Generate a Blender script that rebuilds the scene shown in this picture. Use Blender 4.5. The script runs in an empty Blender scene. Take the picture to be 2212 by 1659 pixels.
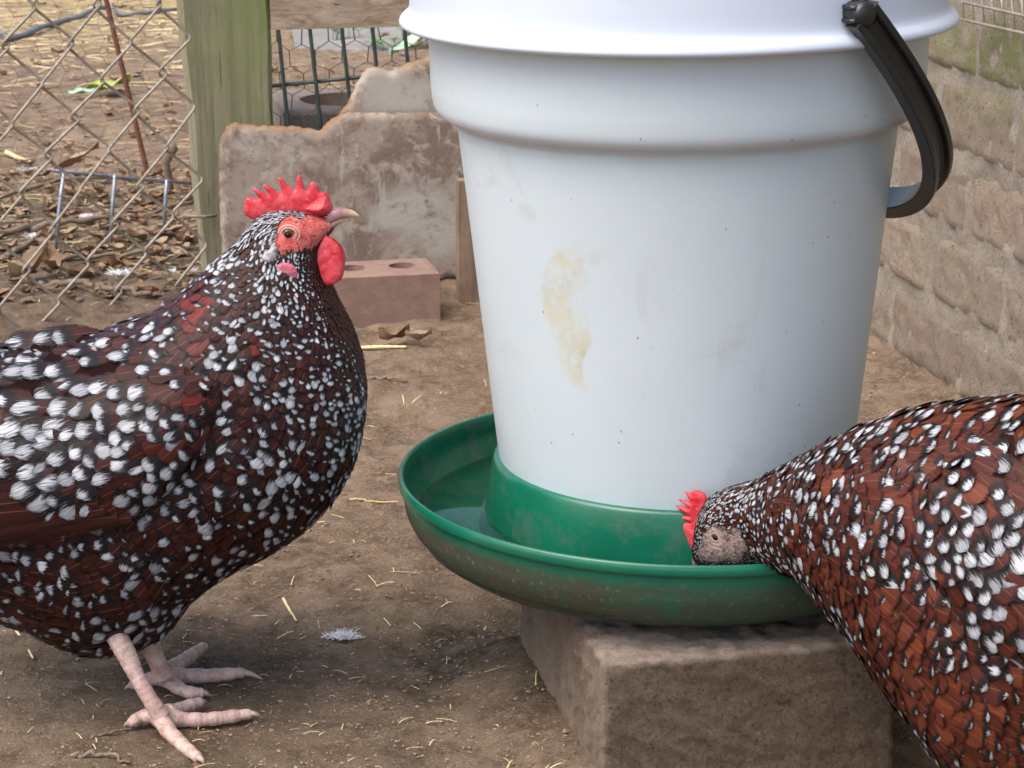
import bpy, bmesh, math, random
import numpy as np
from mathutils import Vector, Matrix, geometry
from mathutils.bvhtree import BVHTree

random.seed(7); RNG = np.random.default_rng(11)
SC = bpy.context.scene
COL = SC.collection
R = math.radians

# ------------------------------------------------------------------ camera
F_PX, IMG_W, CX, CY = 5200.0, 2212.0, 1106.0, 829.5
CAM_H, PITCH = 0.704, R(15.5)
cam = bpy.data.cameras.new('camera'); camo = bpy.data.objects.new('camera', cam); COL.objects.link(camo)
camo.location = (0, 0, CAM_H); camo.rotation_euler = (R(90) - PITCH, 0, 0)
cam.sensor_width = 36; cam.lens = F_PX / IMG_W * 36; cam.clip_start = 0.05; cam.clip_end = 300
cam.dof.use_dof = True; cam.dof.focus_distance = 1.68; cam.dof.aperture_fstop = 42
SC.camera = camo

# ------------------------------------------------------------------ light
SUN_EL = R(60)          # soft light from upper left, on the camera's side
w = bpy.data.worlds.new('World'); SC.world = w; w.use_nodes = True
nt = w.node_tree; nt.nodes.clear()
sky = nt.nodes.new('ShaderNodeTexSky'); sky.sky_type = 'NISHITA'; sky.sun_disc = False
sky.sun_elevation = SUN_EL; sky.sun_rotation = R(233); sky.dust_density = 4.0; sky.ozone_density = .8; sky.air_density = 1.0
bg = nt.nodes.new('ShaderNodeBackground'); bg.inputs[1].default_value = 0.14
wo = nt.nodes.new('ShaderNodeOutputWorld')
nt.links.new(sky.outputs[0], bg.inputs[0]); nt.links.new(bg.outputs[0], wo.inputs[0])
sun = bpy.data.lights.new('sun', 'SUN'); sun.energy = 1.15; sun.angle = R(60); sun.color = (1, .93, .84)
suno = bpy.data.objects.new('sun', sun); COL.objects.link(suno)
_d = Vector((-math.cos(SUN_EL) * .80, -math.cos(SUN_EL) * .60, math.sin(SUN_EL)))
suno.rotation_euler = _d.to_track_quat('Z', 'Y').to_euler()
SC.view_settings.view_transform = 'Standard'; SC.view_settings.look = 'None'
SC.view_settings.exposure = 1.08; SC.view_settings.gamma = 1

# ------------------------------------------------------------------ geometry helpers
SP, CP = math.sin(PITCH), math.cos(PITCH)
def ray(x, y):
    a = (x - CX) / F_PX; b = -(y - CY) / F_PX
    return np.array([a, CP + b * SP, -SP + b * CP])
def on_plane(x, y, q, n):                # where a sight line meets a real plane (point q, normal n)
    d = ray(x, y); o = np.array([0, 0, CAM_H]); q = np.array(q, float); n = np.array(n, float)
    return o + d * (np.dot(q - o, n) / np.dot(d, n))
def on_ground(x, y, z=0.0): return on_plane(x, y, (0, 0, z), (0, 0, 1))
YAW = R(12.5)                            # the run of the brick wall and everything squared to it
ER = np.array([math.cos(YAW), math.sin(YAW), 0]); EF = np.array([-math.sin(YAW), math.cos(YAW), 0]); EZ = np.array([0, 0, 1.])
CAMQ = np.array([0, 0, CAM_H])

def tag(o, label=None, cat=None, group=None, kind=None):
    if label: o['label'] = label
    if cat: o['category'] = cat
    if group: o['group'] = group
    if kind: o['kind'] = kind
    return o
def empty(name, loc, label, cat, group=None):
    o = bpy.data.objects.new(name, None); o.empty_display_size = .05; o.location = loc; COL.objects.link(o)
    return tag(o, label, cat, group)
def root_of(p):
    v = Vector((0, 0, 0))
    while p is not None: v += p.location; p = p.parent
    return v
def mk(name, V, Fc, mat, parent=None, smooth=True, uv=None, col=None, colname='fc'):
    V = np.asarray(V, float).reshape(-1, 3)
    if parent is None:
        org = np.array([(V[:, 0].min() + V[:, 0].max()) / 2, (V[:, 1].min() + V[:, 1].max()) / 2, V[:, 2].min()])
    else:
        org = np.array(root_of(parent))
    me = bpy.data.meshes.new(name)
    W = V - org
    if isinstance(Fc, np.ndarray):
        n, k = Fc.shape
        me.vertices.add(len(W)); me.vertices.foreach_set('co', W.ravel().astype(np.float32))
        me.loops.add(n * k); me.loops.foreach_set('vertex_index', Fc.ravel().astype(np.int32))
        me.polygons.add(n); me.polygons.foreach_set('loop_start', (np.arange(n) * k).astype(np.int32))
        me.update(calc_edges=True); me.validate()
    else:
        me.from_pydata(W.tolist(), [], [list(map(int, f)) for f in Fc]); me.update()
    me.polygons.foreach_set('use_smooth', [smooth] * len(me.polygons))
    li = np.empty(len(me.loops), np.int32); me.loops.foreach_get('vertex_index', li)
    if uv is not None:
        l = me.uv_layers.new(name='UVMap'); l.data.foreach_set('uv', np.asarray(uv, np.float32)[li].ravel())
    if col is not None:
        c = np.asarray(col, np.float32)
        if c.shape[1] == 3: c = np.concatenate([c, np.ones((len(c), 1), np.float32)], 1)
        a = me.color_attributes.new(colname, 'FLOAT_COLOR', 'POINT'); a.data.foreach_set('color', c.ravel())
    me.materials.append(mat)
    o = bpy.data.objects.new(name, me); COL.objects.link(o)
    if parent is None: o.location = org
    else: o.parent = parent
    return o
class MB:                                # collects shapes for ONE mesh
    def __init__(s): s.V = []; s.F = []; s.n = 0
    def add(s, V, Fc):
        V = np.asarray(V, float).reshape(-1, 3); s.V.append(V)
        s.F += [tuple(int(i) + s.n for i in f) for f in Fc]; s.n += len(V)
    def tube(s, pts, r, sides=8, caps=True, flat=None):
        P = np.asarray(pts, float); n = len(P); r = np.broadcast_to(np.asarray(r, float), (n,))
        T = np.gradient(P, axis=0); T /= np.linalg.norm(T, axis=1)[:, None] + 1e-12
        up = np.array([0, 0, 1.]) if abs(T[0, 2]) < .9 else np.array([1., 0, 0])
        a = np.cross(T[0], up); a /= np.linalg.norm(a); V = []
        for i in range(n):
            a = a - T[i] * np.dot(a, T[i]); a /= np.linalg.norm(a); b = np.cross(T[i], a)
            for k in range(sides):
                th = 2 * math.pi * k / sides
                V.append(P[i] + r[i] * (math.cos(th) * a + math.sin(th) * b))
        Fc = [(i * sides + k, i * sides + (k + 1) % sides, (i + 1) * sides + (k + 1) % sides, (i + 1) * sides + k) for i in range(n - 1) for k in range(sides)]
        if caps: Fc += [tuple(range(sides - 1, -1, -1)), tuple((n - 1) * sides + k for k in range(sides))]
        s.add(V, Fc)
    def box(s, c, ax, ay, az):           # centre and three half-axis vectors
        c, ax, ay, az = map(lambda q: np.asarray(q, float), (c, ax, ay, az))
        V = [c + i * ax + j * ay + k * az for k in (-1, 1) for j in (-1, 1) for i in (-1, 1)]
        s.add(V, [(0, 2, 3, 1), (4, 5, 7, 6), (0, 1, 5, 4), (2, 6, 7, 3), (0, 4, 6, 2), (1, 3, 7, 5)])
    def build(s, name, mat, parent=None, smooth=True): return mk(name, np.concatenate(s.V), s.F, mat, parent, smooth)
def lathe(prof, seg=128):
    pr = np.asarray(prof, float); n = len(pr); th = np.linspace(0, 2 * math.pi, seg, endpoint=False)
    V = np.stack([np.outer(pr[:, 0], np.sin(th)), -np.outer(pr[:, 0], np.cos(th)), np.repeat(pr[:, 1][:, None], seg, 1)], -1).reshape(-1, 3)
    i, k = np.meshgrid(np.arange(n - 1), np.arange(seg), indexing='ij'); k2 = (k + 1) % seg
    Fc = np.stack([i * seg + k, i * seg + k2, (i + 1) * seg + k2, (i + 1) * seg + k], -1).reshape(-1, 4)
    return V, Fc
def smooth_curve(pts, n):
    P = np.asarray(pts, float); m = len(P); t = np.linspace(0, m - 1, n); out = []
    for q in t:
        i = min(int(q), m - 2); f = q - i
        p0 = P[max(i - 1, 0)]; p1 = P[i]; p2 = P[i + 1]; p3 = P[min(i + 2, m - 1)]
        out.append(.5 * (2 * p1 + (p2 - p0) * f + (2 * p0 - 5 * p1 + 4 * p2 - p3) * f * f + (3 * p1 - p0 - 3 * p2 + p3) * f ** 3))
    return np.array(out)
def evaluated(o, mat):                   # bake modifiers into the mesh
    dg = bpy.context.evaluated_depsgraph_get(); dg.update()
    me = bpy.data.meshes.new_from_object(o.evaluated_get(dg)); o.modifiers.clear(); o.data = me
    me.materials.clear(); me.materials.append(mat); me.polygons.foreach_set('use_smooth', [True] * len(me.polygons))
    return o
_H = np.random.default_rng(5).random((256, 256))
def vnoise(x, y):
    xi = np.floor(x).astype(int); yi = np.floor(y).astype(int); fx = x - xi; fy = y - yi
    fx = fx * fx * (3 - 2 * fx); fy = fy * fy * (3 - 2 * fy)
    g = lambda a, b: _H[a % 256, b % 256]
    return (g(xi, yi) * (1 - fx) + g(xi + 1, yi) * fx) * (1 - fy) + (g(xi, yi + 1) * (1 - fx) + g(xi + 1, yi + 1) * fx) * fy - .5
def fbm(x, y, s, o=4):
    r = 0; a = 1
    for k in range(o): r = r + a * vnoise(x * s + 17 * k, y * s + 31 * k); s *= 2.03; a *= .5
    return r
def in_poly(px, py, poly):
    poly = np.asarray(poly); c = np.zeros(len(px), bool); n = len(poly); j = n - 1
    for i in range(n):
        xi, yi = poly[i]; xj, yj = poly[j]
        m = ((yi > py) != (yj > py)) & (px < (xj - xi) * (py - yi) / (yj - yi + 1e-15) + xi); c ^= m; j = i
    return c
def edge_dist(px, py, poly):
    poly = np.asarray(poly); d = np.full(len(px), 1e9)
    for i in range(len(poly)):
        a = poly[i - 1]; b = poly[i]; ab = b - a; L = ab @ ab + 1e-18
        t = np.clip(((px - a[0]) * ab[0] + (py - a[1]) * ab[1]) / L, 0, 1)
        d = np.minimum(d, np.hypot(px - a[0] - t * ab[0], py - a[1] - t * ab[1]))
    return d
def resample(poly, step):
    out = []; poly = np.asarray(poly, float)
    for i in range(len(poly)):
        a = poly[i]; b = poly[(i + 1) % len(poly)]; n = max(1, int(round(np.linalg.norm(b - a) / step)))
        out += [a + (b - a) * k / n for k in range(n)]
    return np.array(out)
def inflate(poly, step):                 # triangulated polygon -> (points, triangles, distance to outline)
    P = resample(poly, step); nb = len(P)
    gx, gy = np.meshgrid(np.arange(P[:, 0].min(), P[:, 0].max(), step), np.arange(P[:, 1].min(), P[:, 1].max(), step))
    gx = gx.ravel() + RNG.uniform(-.15, .15, gx.size) * step; gy = gy.ravel() + RNG.uniform(-.15, .15, gy.size) * step
    m = in_poly(gx, gy, P); gx = gx[m]; gy = gy[m]; m = edge_dist(gx, gy, P) > step * .55
    Q = np.concatenate([P, np.stack([gx[m], gy[m]], 1)])
    r = geometry.delaunay_2d_cdt([Vector(q) for q in Q], [(i, (i + 1) % nb) for i in range(nb)], [], 1, 1e-7)
    vv = np.array([tuple(v) for v in r[0]]); tr = [t for t in r[2]]
    d = edge_dist(vv[:, 0], vv[:, 1], P); d[d < step * .05] = 0
    return vv, tr, d
def fleshy(poly, step, thick, rr, place, amp=0):   # closed, rounded solid from an outline; place(s,z,off)->xyz
    vv, tr, d = inflate(poly, step); n = len(vv)
    t = thick * np.sqrt(np.clip(1 - (1 - np.clip(d / rr, 0, 1)) ** 2, 0, 1))
    if amp: t = t * (1 + amp * fbm(vv[:, 0], vv[:, 1], 350, 3))
    A = place(vv[:, 0], vv[:, 1], t); B = place(vv[:, 0], vv[:, 1], -t)
    idx = np.arange(n) + n; idx[d == 0] = np.arange(n)[d == 0]
    Fc = [tuple(f) for f in tr] + [tuple(int(idx[k]) for k in f[::-1]) for f in tr]
    return np.concatenate([A, B]), Fc

# ------------------------------------------------------------------ materials
class NM:
    def __init__(s, name, rough=.6, base=(.5, .5, .5), **kw):
        s.m = bpy.data.materials.new(name); s.m.use_nodes = True; s.t = s.m.node_tree; s.p = s.t.nodes['Principled BSDF']
        s.p.inputs['Roughness'].default_value = rough; s.p.inputs['Base Color'].default_value = (*base, 1)
        for k, v in kw.items(): s.p.inputs[k.replace('_', ' ')].default_value = v
        s._c = None
    def n(s, t, **kw):
        q = s.t.nodes.new(t)
        for k, v in kw.items(): setattr(q, k, v)
        return q
    def l(s, a, b): s.t.links.new(a, b)
    def put(s, sock, v):
        if isinstance(v, (int, float)): sock.default_value = v
        elif isinstance(v, tuple): sock.default_value = (*v, 1) if len(v) == 3 and sock.type == 'RGBA' else v
        else: s.l(v, sock)
    def coord(s, which='Object', scale=(1, 1, 1), loc=(0, 0, 0), rot=(0, 0, 0)):
        if s._c is None: s._c = s.n('ShaderNodeTexCoord')
        mp = s.n('ShaderNodeMapping'); mp.inputs['Scale'].default_value = scale; mp.inputs['Location'].default_value = loc; mp.inputs['Rotation'].default_value = rot
        s.l(s._c.outputs[which], mp.inputs[0]); return mp.outputs[0]
    def noise(s, scale, detail=5, rough=.55, co=None, dist=0):
        q = s.n('ShaderNodeTexNoise'); q.inputs['Scale'].default_value = scale; q.inputs['Detail'].default_value = detail
        q.inputs['Roughness'].default_value = rough; q.inputs['Distortion'].default_value = dist
        s.l(co if co is not None else s.coord(), q.inputs['Vector']); return q.outputs['Fac']
    def vor(s, scale, co=None, feature='F1', out='Distance'):
        q = s.n('ShaderNodeTexVoronoi', feature=feature); q.inputs['Scale'].default_value = scale
        s.l(co if co is not None else s.coord(), q.inputs['Vector']); return q.outputs[out]
    def ramp(s, v, a, b):
        q = s.n('ShaderNodeMapRange', interpolation_type='SMOOTHSTEP'); s.put(q.inputs[0], v)
        q.inputs[1].default_value = a; q.inputs[2].default_value = b; return q.outputs[0]
    def math(s, op, a, b=0., c=0.):
        q = s.n('ShaderNodeMath', operation=op); s.put(q.inputs[0], a); s.put(q.inputs[1], b); s.put(q.inputs[2], c); return q.outputs[0]
    def mix(s, f, a, b):
        q = s.n('ShaderNodeMix', data_type='RGBA'); s.put(q.inputs[0], f); s.put(q.inputs[6], a); s.put(q.inputs[7], b); return q.outputs[2]
    def base(s, v): s.put(s.p.inputs['Base Color'], v); return s
    def rough(s, v): s.put(s.p.inputs['Roughness'], v); return s
    def bump(s, h, strength=.5, dist=.002):
        q = s.n('ShaderNodeBump'); q.inputs['Strength'].default_value = strength; q.inputs['Distance'].default_value = dist
        s.put(q.inputs['Height'], h); s.l(q.outputs[0], s.p.inputs['Normal']); return s
    def attr(s, name='fc'):
        q = s.n('ShaderNodeVertexColor'); q.layer_name = name; sp = s.n('ShaderNodeSeparateColor'); s.l(q.outputs[0], sp.inputs[0]); return list(sp.outputs)[:3] + [q.outputs[1]]
M = {}
# dirt
g = NM('dirt', .95)
c = g.mix(g.ramp(g.noise(3.2, 5), .35, .65), (.305, .216, .144), (.41, .30, .207))
c = g.mix(g.ramp(g.noise(26, 6, .7), .38, .68), c, (.180, .122, .080))
c = g.mix(g.math('MULTIPLY', g.ramp(g.noise(140, 4, .7), .5, .74), .75), c, (.47, .37, .28))
c = g.mix(g.math('MULTIPLY', g.ramp(g.noise(420, 2, .6), .6, .74), .8), c, (.56, .48, .38))
c = g.mix(g.math('MULTIPLY', g.ramp(g.noise(230, 3, .7), .40, .30), .7), c, (.095, .064, .045))
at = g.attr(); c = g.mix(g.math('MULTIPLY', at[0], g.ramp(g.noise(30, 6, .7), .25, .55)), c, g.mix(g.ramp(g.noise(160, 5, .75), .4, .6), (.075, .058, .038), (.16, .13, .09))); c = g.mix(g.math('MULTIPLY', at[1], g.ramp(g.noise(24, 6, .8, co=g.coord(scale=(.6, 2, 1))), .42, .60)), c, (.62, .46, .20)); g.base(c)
h = g.math('ADD', g.math('MULTIPLY', g.noise(60, 8, .75), 1.0), g.math('MULTIPLY', g.noise(260, 5, .8), .5))
g.bump(h, 1.0, .011); g.p.inputs['Specular IOR Level'].default_value = .15; M['dirt'] = g.m
def simple(name, base, rough=.7, var=None, scale=60, bump=.4, bd=.001, **kw):
    g = NM(name, rough, base, **kw)
    if var is not None: g.base(g.mix(g.ramp(g.noise(scale, 6, .65), .35, .65), base, var))
    if bump: g.bump(g.noise(scale * 3, 6, .7), bump, bd)
    M[name] = g.m; return g
simple('straw', (.62, .48, .22), .6, (.42, .31, .15), 30)
simple('pale_straw', (.80, .66, .36), .5, (.60, .48, .24), 30)
simple('chip', (.34, .25, .17), .8, (.20, .13, .085), 50)
simple('clod', (.30, .21, .15), .95, (.19, .13, .09), 90)
simple('dead_leaf', (.25, .145, .075), .6, (.13, .075, .042), 40)
simple('tan_leaf', (.36, .25, .15), .6, (.22, .14, .085), 40)
simple('green_leaf', (.28, .40, .07), .45, (.40, .42, .09), 30)
simple('mint_leaf', (.30, .44, .30), .5, (.40, .52, .36), 30)
simple('clover', (.085, .20, .035), .5, (.13, .27, .05), 40)
simple('twig', (.23, .175, .125), .85, (.14, .10, .07), 70)
simple('white_down', (.85, .86, .88), .8, (.75, .76, .8), 80)
simple('fence_wire', (.42, .37, .30), .55, (.28, .235, .18), 90, .3, .0005, Metallic=.25)
simple('thin_wire', (.20, .15, .115), .6, (.12, .085, .065), 90, .2, .0005, Metallic=.2)
simple('galvanised', (.34, .38, .43), .38, (.24, .27, .31), 70, .15, .0005, Metallic=.5)
simple('rust', (.21, .075, .045), .8, (.13, .045, .03), 120, .6, .001)
simple('dark_green_wire', (.030, .050, .046), .4, (.055, .075, .07), 60, .2, .0005)
simple('paving', (.25, .235, .215), .9, (.20, .185, .168), 14, .4, .002)
simple('hose', (.12, .13, .14), .5, (.17, .17, .17), 20, .1)
g = simple('brick_clay', (.30, .195, .15), .9, (.24, .155, .125), 55, 0)
g.bump(g.noise(300, 6, .8), .7, .002)
# concrete block
def concrete(name, a, b, dk, bs=1.0, flecks=(.5, .45, .38), top=None):
    g = NM(name, .95); c = g.mix(g.ramp(g.noise(14, 6, .65), .35, .65), a, b)
    c = g.mix(g.math('MULTIPLY', g.ramp(g.noise(330, 5, .85), .48, .39), .75), c, dk)
    c = g.mix(g.math('MULTIPLY', g.ramp(g.noise(360, 3, .7), .58, .72), .45), c, flecks)
    if top:
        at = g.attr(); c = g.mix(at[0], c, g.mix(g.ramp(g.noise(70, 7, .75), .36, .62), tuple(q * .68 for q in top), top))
    g.base(c); h = g.math('ADD', g.noise(230, 8, .85), g.math('MULTIPLY', g.noise(700, 4, .8), .5))
    g.bump(h, bs, .006); g.p.inputs['Specular IOR Level'].default_value = .2; M[name] = g.m; return g
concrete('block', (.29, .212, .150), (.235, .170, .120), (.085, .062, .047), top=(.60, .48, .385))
concrete('old_block', (.44, .37, .32), (.35, .29, .25), (.2, .16, .13))
# siding board: mottled grey brown with pale scratches and an orange crumbly edge painted by attribute
g = NM('board', .85)
c = g.mix(g.ramp(g.noise(11, 7, .7, dist=.6), .42, .56), (.215, .155, .12), (.36, .295, .245))
c = g.mix(g.math('MULTIPLY', g.ramp(g.noise(34, 6, .7, dist=.4), .50, .62), .7), c, (.49, .43, .37))
c = g.mix(g.math('MULTIPLY', g.ramp(g.noise(9, 4, .6, co=g.coord(scale=(5, 5, .8), rot=(0, R(35), 0))), .62, .70), .8), c, (.46, .42, .38))
c = g.mix(g.math('MULTIPLY', g.ramp(g.noise(120, 5, .7), .45, .35), .5), c, (.13, .095, .075))
at = g.attr(); c = g.mix(g.math('MULTIPLY', at[0], g.ramp(g.noise(60, 4, .7), .30, .50)), c, (.27, .155, .075))
c = g.mix(g.math('MULTIPLY', at[1], g.ramp(g.noise(40, 5, .7), .32, .52)), c, (.44, .42, .37))
g.base(c); g.bump(g.noise(170, 7, .8), .6, .002); M['board'] = g.m
# timbers
def timber(name, a, b, grey, green, axis):
    g = NM(name, .85); sc = [70, 70, 70]; sc[axis] = 3.0
    gr = g.noise(1.0, 7, .6, co=g.coord(scale=tuple(sc)), dist=.8)
    c = g.mix(g.ramp(gr, .40, .60), a, b); c = g.mix(g.math('MULTIPLY', g.ramp(g.noise(12, 5), .45, .65), .6), c, grey)
    sc3 = [320, 320, 320]; sc3[axis] = 22; c = g.mix(g.math('MULTIPLY', g.ramp(g.noise(1, 4, .7, co=g.coord(scale=tuple(sc3))), .44, .34), .6), c, tuple(q * .45 for q in a))
    if green:
        at = g.attr(); gm = g.math('MULTIPLY', at[0], g.ramp(g.noise(15, 6, .7), .28, .58)); c = g.mix(g.math('MULTIPLY', gm, .85), c, green)
    sc2 = [110, 110, 110]; sc2[axis] = 2.0
    crack = g.ramp(g.noise(1.0, 3, .5, co=g.coord(scale=tuple(sc2), loc=(3, 1, 2)), dist=.3), .300, .275)
    c = g.mix(g.math('MULTIPLY', crack, .85), c, (.04, .03, .022)); g.base(c)
    g.bump(g.math('SUBTRACT', g.math('ADD', gr, g.math('MULTIPLY', g.noise(240, 5, .7), .4)), g.math('MULTIPLY', crack, 1.5)), .6, .002); M[name] = g.m
timber('post_wood', (.23, .195, .13), (.33, .285, .19), (.22, .20, .15), (.155, .215, .052), 2)
timber('rail_wood', (.27, .195, .13), (.46, .36, .26), (.38, .31, .24), None, 0)
timber('offcut_wood', (.25, .175, .12), (.17, .12, .085), (.26, .21, .165), None, 2)
# brick of the wall, mortar
g = NM('wall_brick', .95); at = g.attr()
c = g.mix(at[0], (.395, .318, .245), (.315, .25, .195)); c = g.mix(g.math('MULTIPLY', at[1], .5), c, (.42, .315, .245))
c = g.mix(g.math('MULTIPLY', g.ramp(g.noise(22, 5, .7), .45, .65), .6), c, (.37, .31, .24))
c = g.mix(g.math('MULTIPLY', g.ramp(g.noise(120, 5, .75), .46, .34), .85), c, (.18, .135, .10))
c = g.mix(g.math('MULTIPLY', g.math('MULTIPLY', at[2], .6), g.ramp(g.noise(24, 6, .75), .34, .60)), c, (.17, .235, .055))
g.base(c); g.bump(g.math('ADD', g.noise(95, 7, .8), g.math('MULTIPLY', g.noise(330, 4, .8), .5)), 1.0, .006)
g.p.inputs['Specular IOR Level'].default_value = .15; M['wall_brick'] = g.m
concrete('mortar', (.54, .47, .39), (.44, .375, .305), (.15, .12, .09), 1.0, (.55, .5, .44))
# plastics
g = NM('bucket_plastic', .36, (.62, .69, .72), Subsurface_Weight=.35, Subsurface_Scale=.05)
at = g.attr(); c = g.mix(g.ramp(g.noise(5, 3), .3, .7), (.565, .635, .665), (.600, .670, .700))
c = g.mix(g.math('MULTIPLY', at[0], g.ramp(g.noise(42, 7, .8), .36, .62)), c, (.58, .56, .44))
c = g.mix(g.math('MULTIPLY', at[1], g.ramp(g.noise(60, 5, .7), .35, .6)), c, (.46, .42, .24))
c = g.mix(g.math('MULTIPLY', at[2], .2), c, (.46, .45, .36))
sp_ = g.math('MULTIPLY', g.ramp(g.vor(95, co=g.coord(scale=(1, 1, .7))), .085, .04), g.ramp(g.noise(25, 3), .50, .56)); c = g.mix(g.math('MULTIPLY', sp_, .75), c, (.16, .15, .13)); c = g.mix(g.math('MULTIPLY', g.ramp(g.noise(9, 7, .75, dist=1.2), .56, .70), .30), c, (.40, .40, .36)); c = g.mix(g.math('MULTIPLY', g.ramp(g.noise(1, 6, .7, co=g.coord(scale=(40, 40, 4))), .60, .74), .25), c, (.44, .44, .40))
g.base(c); g.bump(g.noise(180, 3), .04, .001); M['bucket_plastic'] = g.m
simple('lid_plastic', (.60, .66, .76), .34, (.57, .635, .73), 8, .03, .001, Subsurface_Weight=.1, Subsurface_Scale=.02)
g = NM('green_plastic', .30); at = g.attr()
c = g.mix(g.ramp(g.noise(16, 5), .3, .7), (.005, .105, .058), (.008, .135, .076))
c = g.mix(g.math('MULTIPLY', at[0], g.ramp(g.noise(30, 7, .8), .28, .54)), c, (.050, .054, .034))
c = g.mix(g.math('MULTIPLY', at[0], g.math('MULTIPLY', g.ramp(g.noise(190, 5, .8), .56, .68), .75)), c, (.22, .20, .14))
c = g.mix(g.math('MULTIPLY', at[1], g.math('MULTIPLY', g.ramp(g.noise(26, 6, .75), .46, .62), .6)), c, (.06, .12, .095))
g.base(c); g.rough(g.math('ADD', .17, g.math('MULTIPLY', at[0], .4))); g.bump(g.noise(200, 5, .7), .15, .001); M['green_plastic'] = g.m
simple('black_plastic', (.012, .012, .013), .33, (.02, .02, .02), 60, .1, .0005)
g = NM('water', .04, (.72, .88, .80), Transmission_Weight=1.0, IOR=1.18); g.bump(g.noise(18, 3), .1, .001); M['water'] = g.m
# hen
def feather_mat(name, dk, md, rd, blk):
    g = NM(name, .42); at = g.attr(); uvn = g.n('ShaderNodeUVMap'); sx = g.n('ShaderNodeSeparateXYZ'); g.l(uvn.outputs[0], sx.inputs[0])
    u = g.math('MULTIPLY_ADD', sx.outputs[0], 2., -1.); v = sx.outputs[1]; au = g.math('ABSOLUTE', u)
    cx2 = g.n('ShaderNodeCombineXYZ'); g.l(g.math('MULTIPLY', g.math('DIVIDE', u, g.math('ADD', v, .15)), 13.), cx2.inputs[0]); g.l(v, cx2.inputs[1]); g.l(g.math('MULTIPLY', at[0], 57.), cx2.inputs[2])
    streak = g.noise(1.0, 2, .5, co=cx2.outputs[0])
    cx = g.n('ShaderNodeCombineXYZ'); g.l(g.math('MULTIPLY', u, 5.), cx.inputs[0]); g.l(g.math('MULTIPLY', v, 1.6), cx.inputs[1]); g.l(g.math('MULTIPLY', at[0], 91.), cx.inputs[2])
    fray = g.noise(1.6, 3, .7, co=cx.outputs[0])
    ws = at[1]                            # size of the white tip
    v0 = g.math('SUBTRACT', 1.04, g.math('MULTIPLY', ws, .40)); rnd2 = g.math('FRACT', g.math('MULTIPLY', at[0], 17.31)); rnd3 = g.math('FRACT', g.math('MULTIPLY', at[0], 53.7))
    dv = g.math('DIVIDE', g.math('SUBTRACT', v, v0), g.math('MULTIPLY_ADD', ws, .58, .01))
    du = g.math('DIVIDE', g.math('ADD', u, g.math('MULTIPLY', g.math('SUBTRACT', rnd2, .5), .42)), at[3])
    d = g.math('SQRT', g.math('ADD', g.math('MULTIPLY', dv, dv), g.math('MULTIPLY', du, du)))
    d = g.math('ADD', g.math('ADD', d, g.math('MULTIPLY', g.math('SUBTRACT', fray, .5), 1.7)), g.math('MULTIPLY', g.math('SUBTRACT', streak, .5), 1.9))
    white = g.math('MULTIPLY', g.ramp(d, 1.18, .70), g.ramp(ws, .04, .10))
    bl = g.math('ADD', v, g.math('MULTIPLY', g.math('SUBTRACT', fray, .5), .25))
    black = g.math('MAXIMUM', g.math('MULTIPLY', g.ramp(d, 2.9, 1.9), g.ramp(v, .40, .52)), g.math('MULTIPLY', g.ramp(bl, .86, .95), .8))
    col = g.mix(at[2], dk, md); col = g.mix(g.ramp(at[2], .8, 1.0), col, rd)
    barb = g.noise(1.0, 2, .5, co=cx.outputs[0]); col = g.mix(g.math('MULTIPLY', g.ramp(streak, .35, .7), .55), col, tuple(q * 1.6 for q in md))
    col = g.mix(g.math('MULTIPLY', g.ramp(au, .06, .02), .28), col, (.30, .11, .05))
    col = g.mix(g.math('MULTIPLY', black, .92), col, blk)
    wcol = g.mix(g.ramp(streak, .56, .34), g.mix(rnd3, (.60, .62, .65), (.30, .31, .34)), (.17, .175, .19))
    col = g.mix(white, col, wcol); g.base(col)
    ea = g.math('MULTIPLY', g.ramp(g.math('ADD', au, g.math('MULTIPLY', g.math('SUBTRACT', streak, .5), 1.1)), 1.02, .66), g.ramp(g.math('ADD', v, g.math('MULTIPLY', g.math('SUBTRACT', streak, .5), .42)), 1.03, .90))
    g.l(ea, g.p.inputs['Alpha'])
    g.rough(g.math('MULTIPLY_ADD', white, .25, .5)); g.p.inputs['Specular IOR Level'].default_value = .22
    g.bump(g.noise(3.0, 3, .6, co=cx.outputs[0]), .25, .0006); M[name] = g.m
feather_mat('feather_dark', (.010, .0032, .0026), (.042, .0085, .0055), (.13, .010, .006), (.006, .006, .007))
feather_mat('feather_red', (.020, .0055, .004), (.070, .0155, .0085), (.135, .033, .014), (.007, .007, .008))
g = NM('hen_body', .9, (.02, .008, .006), Specular_IOR_Level=.08); at = g.attr()
c = g.mix(at[0], (.012, .004, .003), g.mix(g.ramp(g.noise(160, 5, .7), .3, .7), (.44, .055, .055), (.60, .19, .165)))
g.base(c); g.bump(g.noise(420, 5, .7), .55, .0012); M['hen_body'] = g.m
g = NM('hen_body_pale', .9, (.03, .012, .008), Specular_IOR_Level=.08); at = g.attr()
c = g.mix(at[0], (.025, .007, .004), g.mix(g.ramp(g.noise(160, 5, .7), .3, .7), (.27, .165, .135), (.44, .335, .295)))
g.base(c); g.bump(g.noise(420, 5, .7), .6, .0012); M['hen_body_pale'] = g.m
g = NM('comb_flesh', .42, (.62, .03, .045), Subsurface_Weight=.25, Subsurface_Scale=.004)
g.base(g.mix(g.math('MULTIPLY', g.ramp(g.noise(420, 4, .7), .58, .72), .55), g.mix(g.ramp(g.noise(65, 5, .65), .36, .64), (.52, .012, .026), (.68, .075, .09)), (.75, .38, .36))); g.bump(g.math('ADD', g.noise(520, 5, .8), g.noise(150, 4, .7)), .4, .0010); M['comb_flesh'] = g.m
simple('pink_lobe', (.48, .085, .13), .5, (.56, .28, .32), 90, .3, .0005)
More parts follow.
